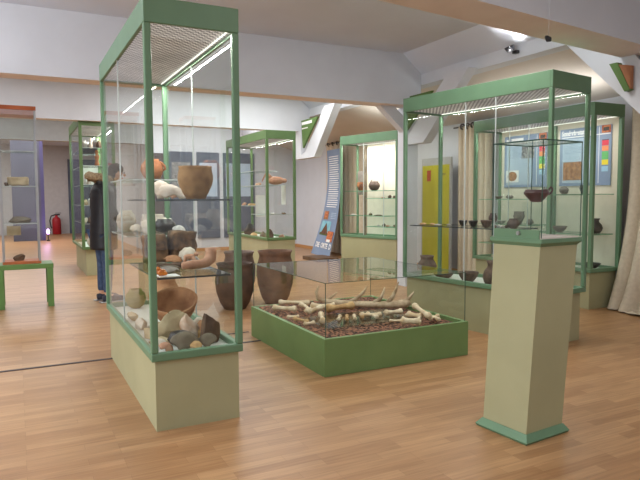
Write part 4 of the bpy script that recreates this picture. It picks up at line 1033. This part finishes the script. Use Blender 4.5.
for a, b in zip(rings, rings[1:]):
    for q in range(24): bm.faces.new((a[q], a[(q+1) % 24], b[(q+1) % 24], b[q]))
bm.faces.new(rings[0][::-1]); bm.faces.new(rings[-1])
for sg in (-1, 1):
    tube([(sg*.15, .01, 1.37), (sg*.215, .0, 1.3), (sg*.245, .0, 1.15), (sg*.235, .05, 1.05), (sg*.2, .14, .99)], [.07, .078, .07, .064, .052], 12, bm)
obj('jacket', bm, M['jacket'], vis, smooth=True)
bm = tube([(math.cos(q*PI/8)*.13, math.sin(q*PI/8)*.115-.03, 1.505-.02*math.sin(q*PI/8)) for q in range(16)], .05, 10, closed=True)
rnd = random.Random(9)
for v in bm.verts: v.co += Vector((rnd.uniform(-1, 1), rnd.uniform(-1, 1), rnd.uniform(-1, 1)))*.012
obj('fur_hood', bm, M['fur'], vis, smooth=True)
jn = [((0, 0, .9), (.15, .12)), ((.09, 0, .8), (.1, .1)), ((.097, .01, .48), .066), ((.102, -.005, .1), .052), ((-.09, 0, .8), (.1, .1)), ((-.097, .01, .48), .066), ((-.102, -.005, .1), .052)]
skinned('jeans', jn, [(0, 1), (1, 2), (2, 3), (0, 4), (4, 5), (5, 6)], M['jeans'], vis)
for s in (-1, 1):
    bm = tube([(s*.1, -.06, .045), (s*.1, 0, .05), (s*.102, .08, .042), (s*.105, .16, .034), (s*.105, .2, .03)], [.038, .046, .044, .038, .022], 12)
    for v in bm.verts: v.co.z = max(v.co.z, .006)
    sh = obj('shoe', bm, M['shoe'], vis, smooth=True)
    obj('sole', B(s*.1-.045, s*.1+.05, -.1, .21, 0, .014, .006), M['steel'], sh)

# ---------------------------------------------------------------- light
w = bpy.data.worlds.new('world'); S.world = w; w.use_nodes = True
w.node_tree.nodes['Background'].inputs[0].default_value = (.8, .88, 1, 1); w.node_tree.nodes['Background'].inputs[1].default_value = .3
def lamp(n, x, y, sx, sy, p, c=(.95, .98, 1), z=3.14): area(n, (x, y, z), sx, sy, p, c)
area('left_window_light', (-5.2, 2.6, 2.0), 4.5, 2.0, 310, (.95, .98, 1), (0, -1.35, 0))
lamp('ceiling_light_front', -2.6, 1.6, 3, 3, 60)
lamp('ceiling_light_front', 2.6, .4, 2.5, 2.5, 42, (1, .97, .95))
lamp('ceiling_light_bay', -1.7, 4.4, 2.0, 1.6, 45)
lamp('ceiling_light_bay', 3.2, 3.75, 1.2, .4, 38, (1, .97, .94))
area('rear_fill_light', (1.0, -3.7, 1.7), 9, 2.6, 48, (.92, .96, 1), (PI/2, 0, 0))  # added broad fill for faces turned to the camera, no window here
area('ceiling_fill_light', (-1.4, 4.6, 2.2), 1.6, 2.2, 60, (.93, .96, 1), (PI, 0, 0))  # added upward fills that whiten the ceiling, no fittings at either spot
area('ceiling_fill_light', (-1.4, .6, 1.9), 1.6, 2.2, 30, (.95, .97, 1), (PI, 0, 0))
lamp('ceiling_light_middle', 3.0, 8.6, 3.0, 2.0, 120, (1, .98, .96))
lamp('ceiling_light_middle', -1.5, 8.6, 3.5, 2.0, 50)
lamp('ceiling_light_rear', 3.5, 12.2, 3, 2.4, 125, (1, .98, .96))
lamp('ceiling_light_rear', -1.0, 12.2, 4, 2.4, 60)
lamp('ceiling_light_far', -1.0, 18.5, 5, 5, 360, (1, .97, .98))
area('slope_fill_light', (5.85, 5.35, 2.3), .3, 1.6, 7, (1, .97, .94), (PI, 0, 0))  # added fills brightening the sloped plaster; the cases carry no such lamps
area('slope_fill_light', (5.3, 8.2, 2.3), .2, .9, 5, (1, .97, .94), (PI, 0, 0))
area('aisle_light', (5.6, 8.2, 2.4), .5, 4, 16, (1, .95, .88))

S.view_settings.view_transform = 'Standard'; S.view_settings.look = 'None'; S.view_settings.exposure = 0; S.view_settings.gamma = 1
S.cycles.transparent_max_bounces = 48; S.cycles.max_bounces = 10; S.cycles.diffuse_bounces = 4; S.cycles.glossy_bounces = 4
S.cycles.use_denoising = True; S.cycles.caustics_reflective = False; S.cycles.caustics_refractive = False
S.cycles.sample_clamp_indirect = 6
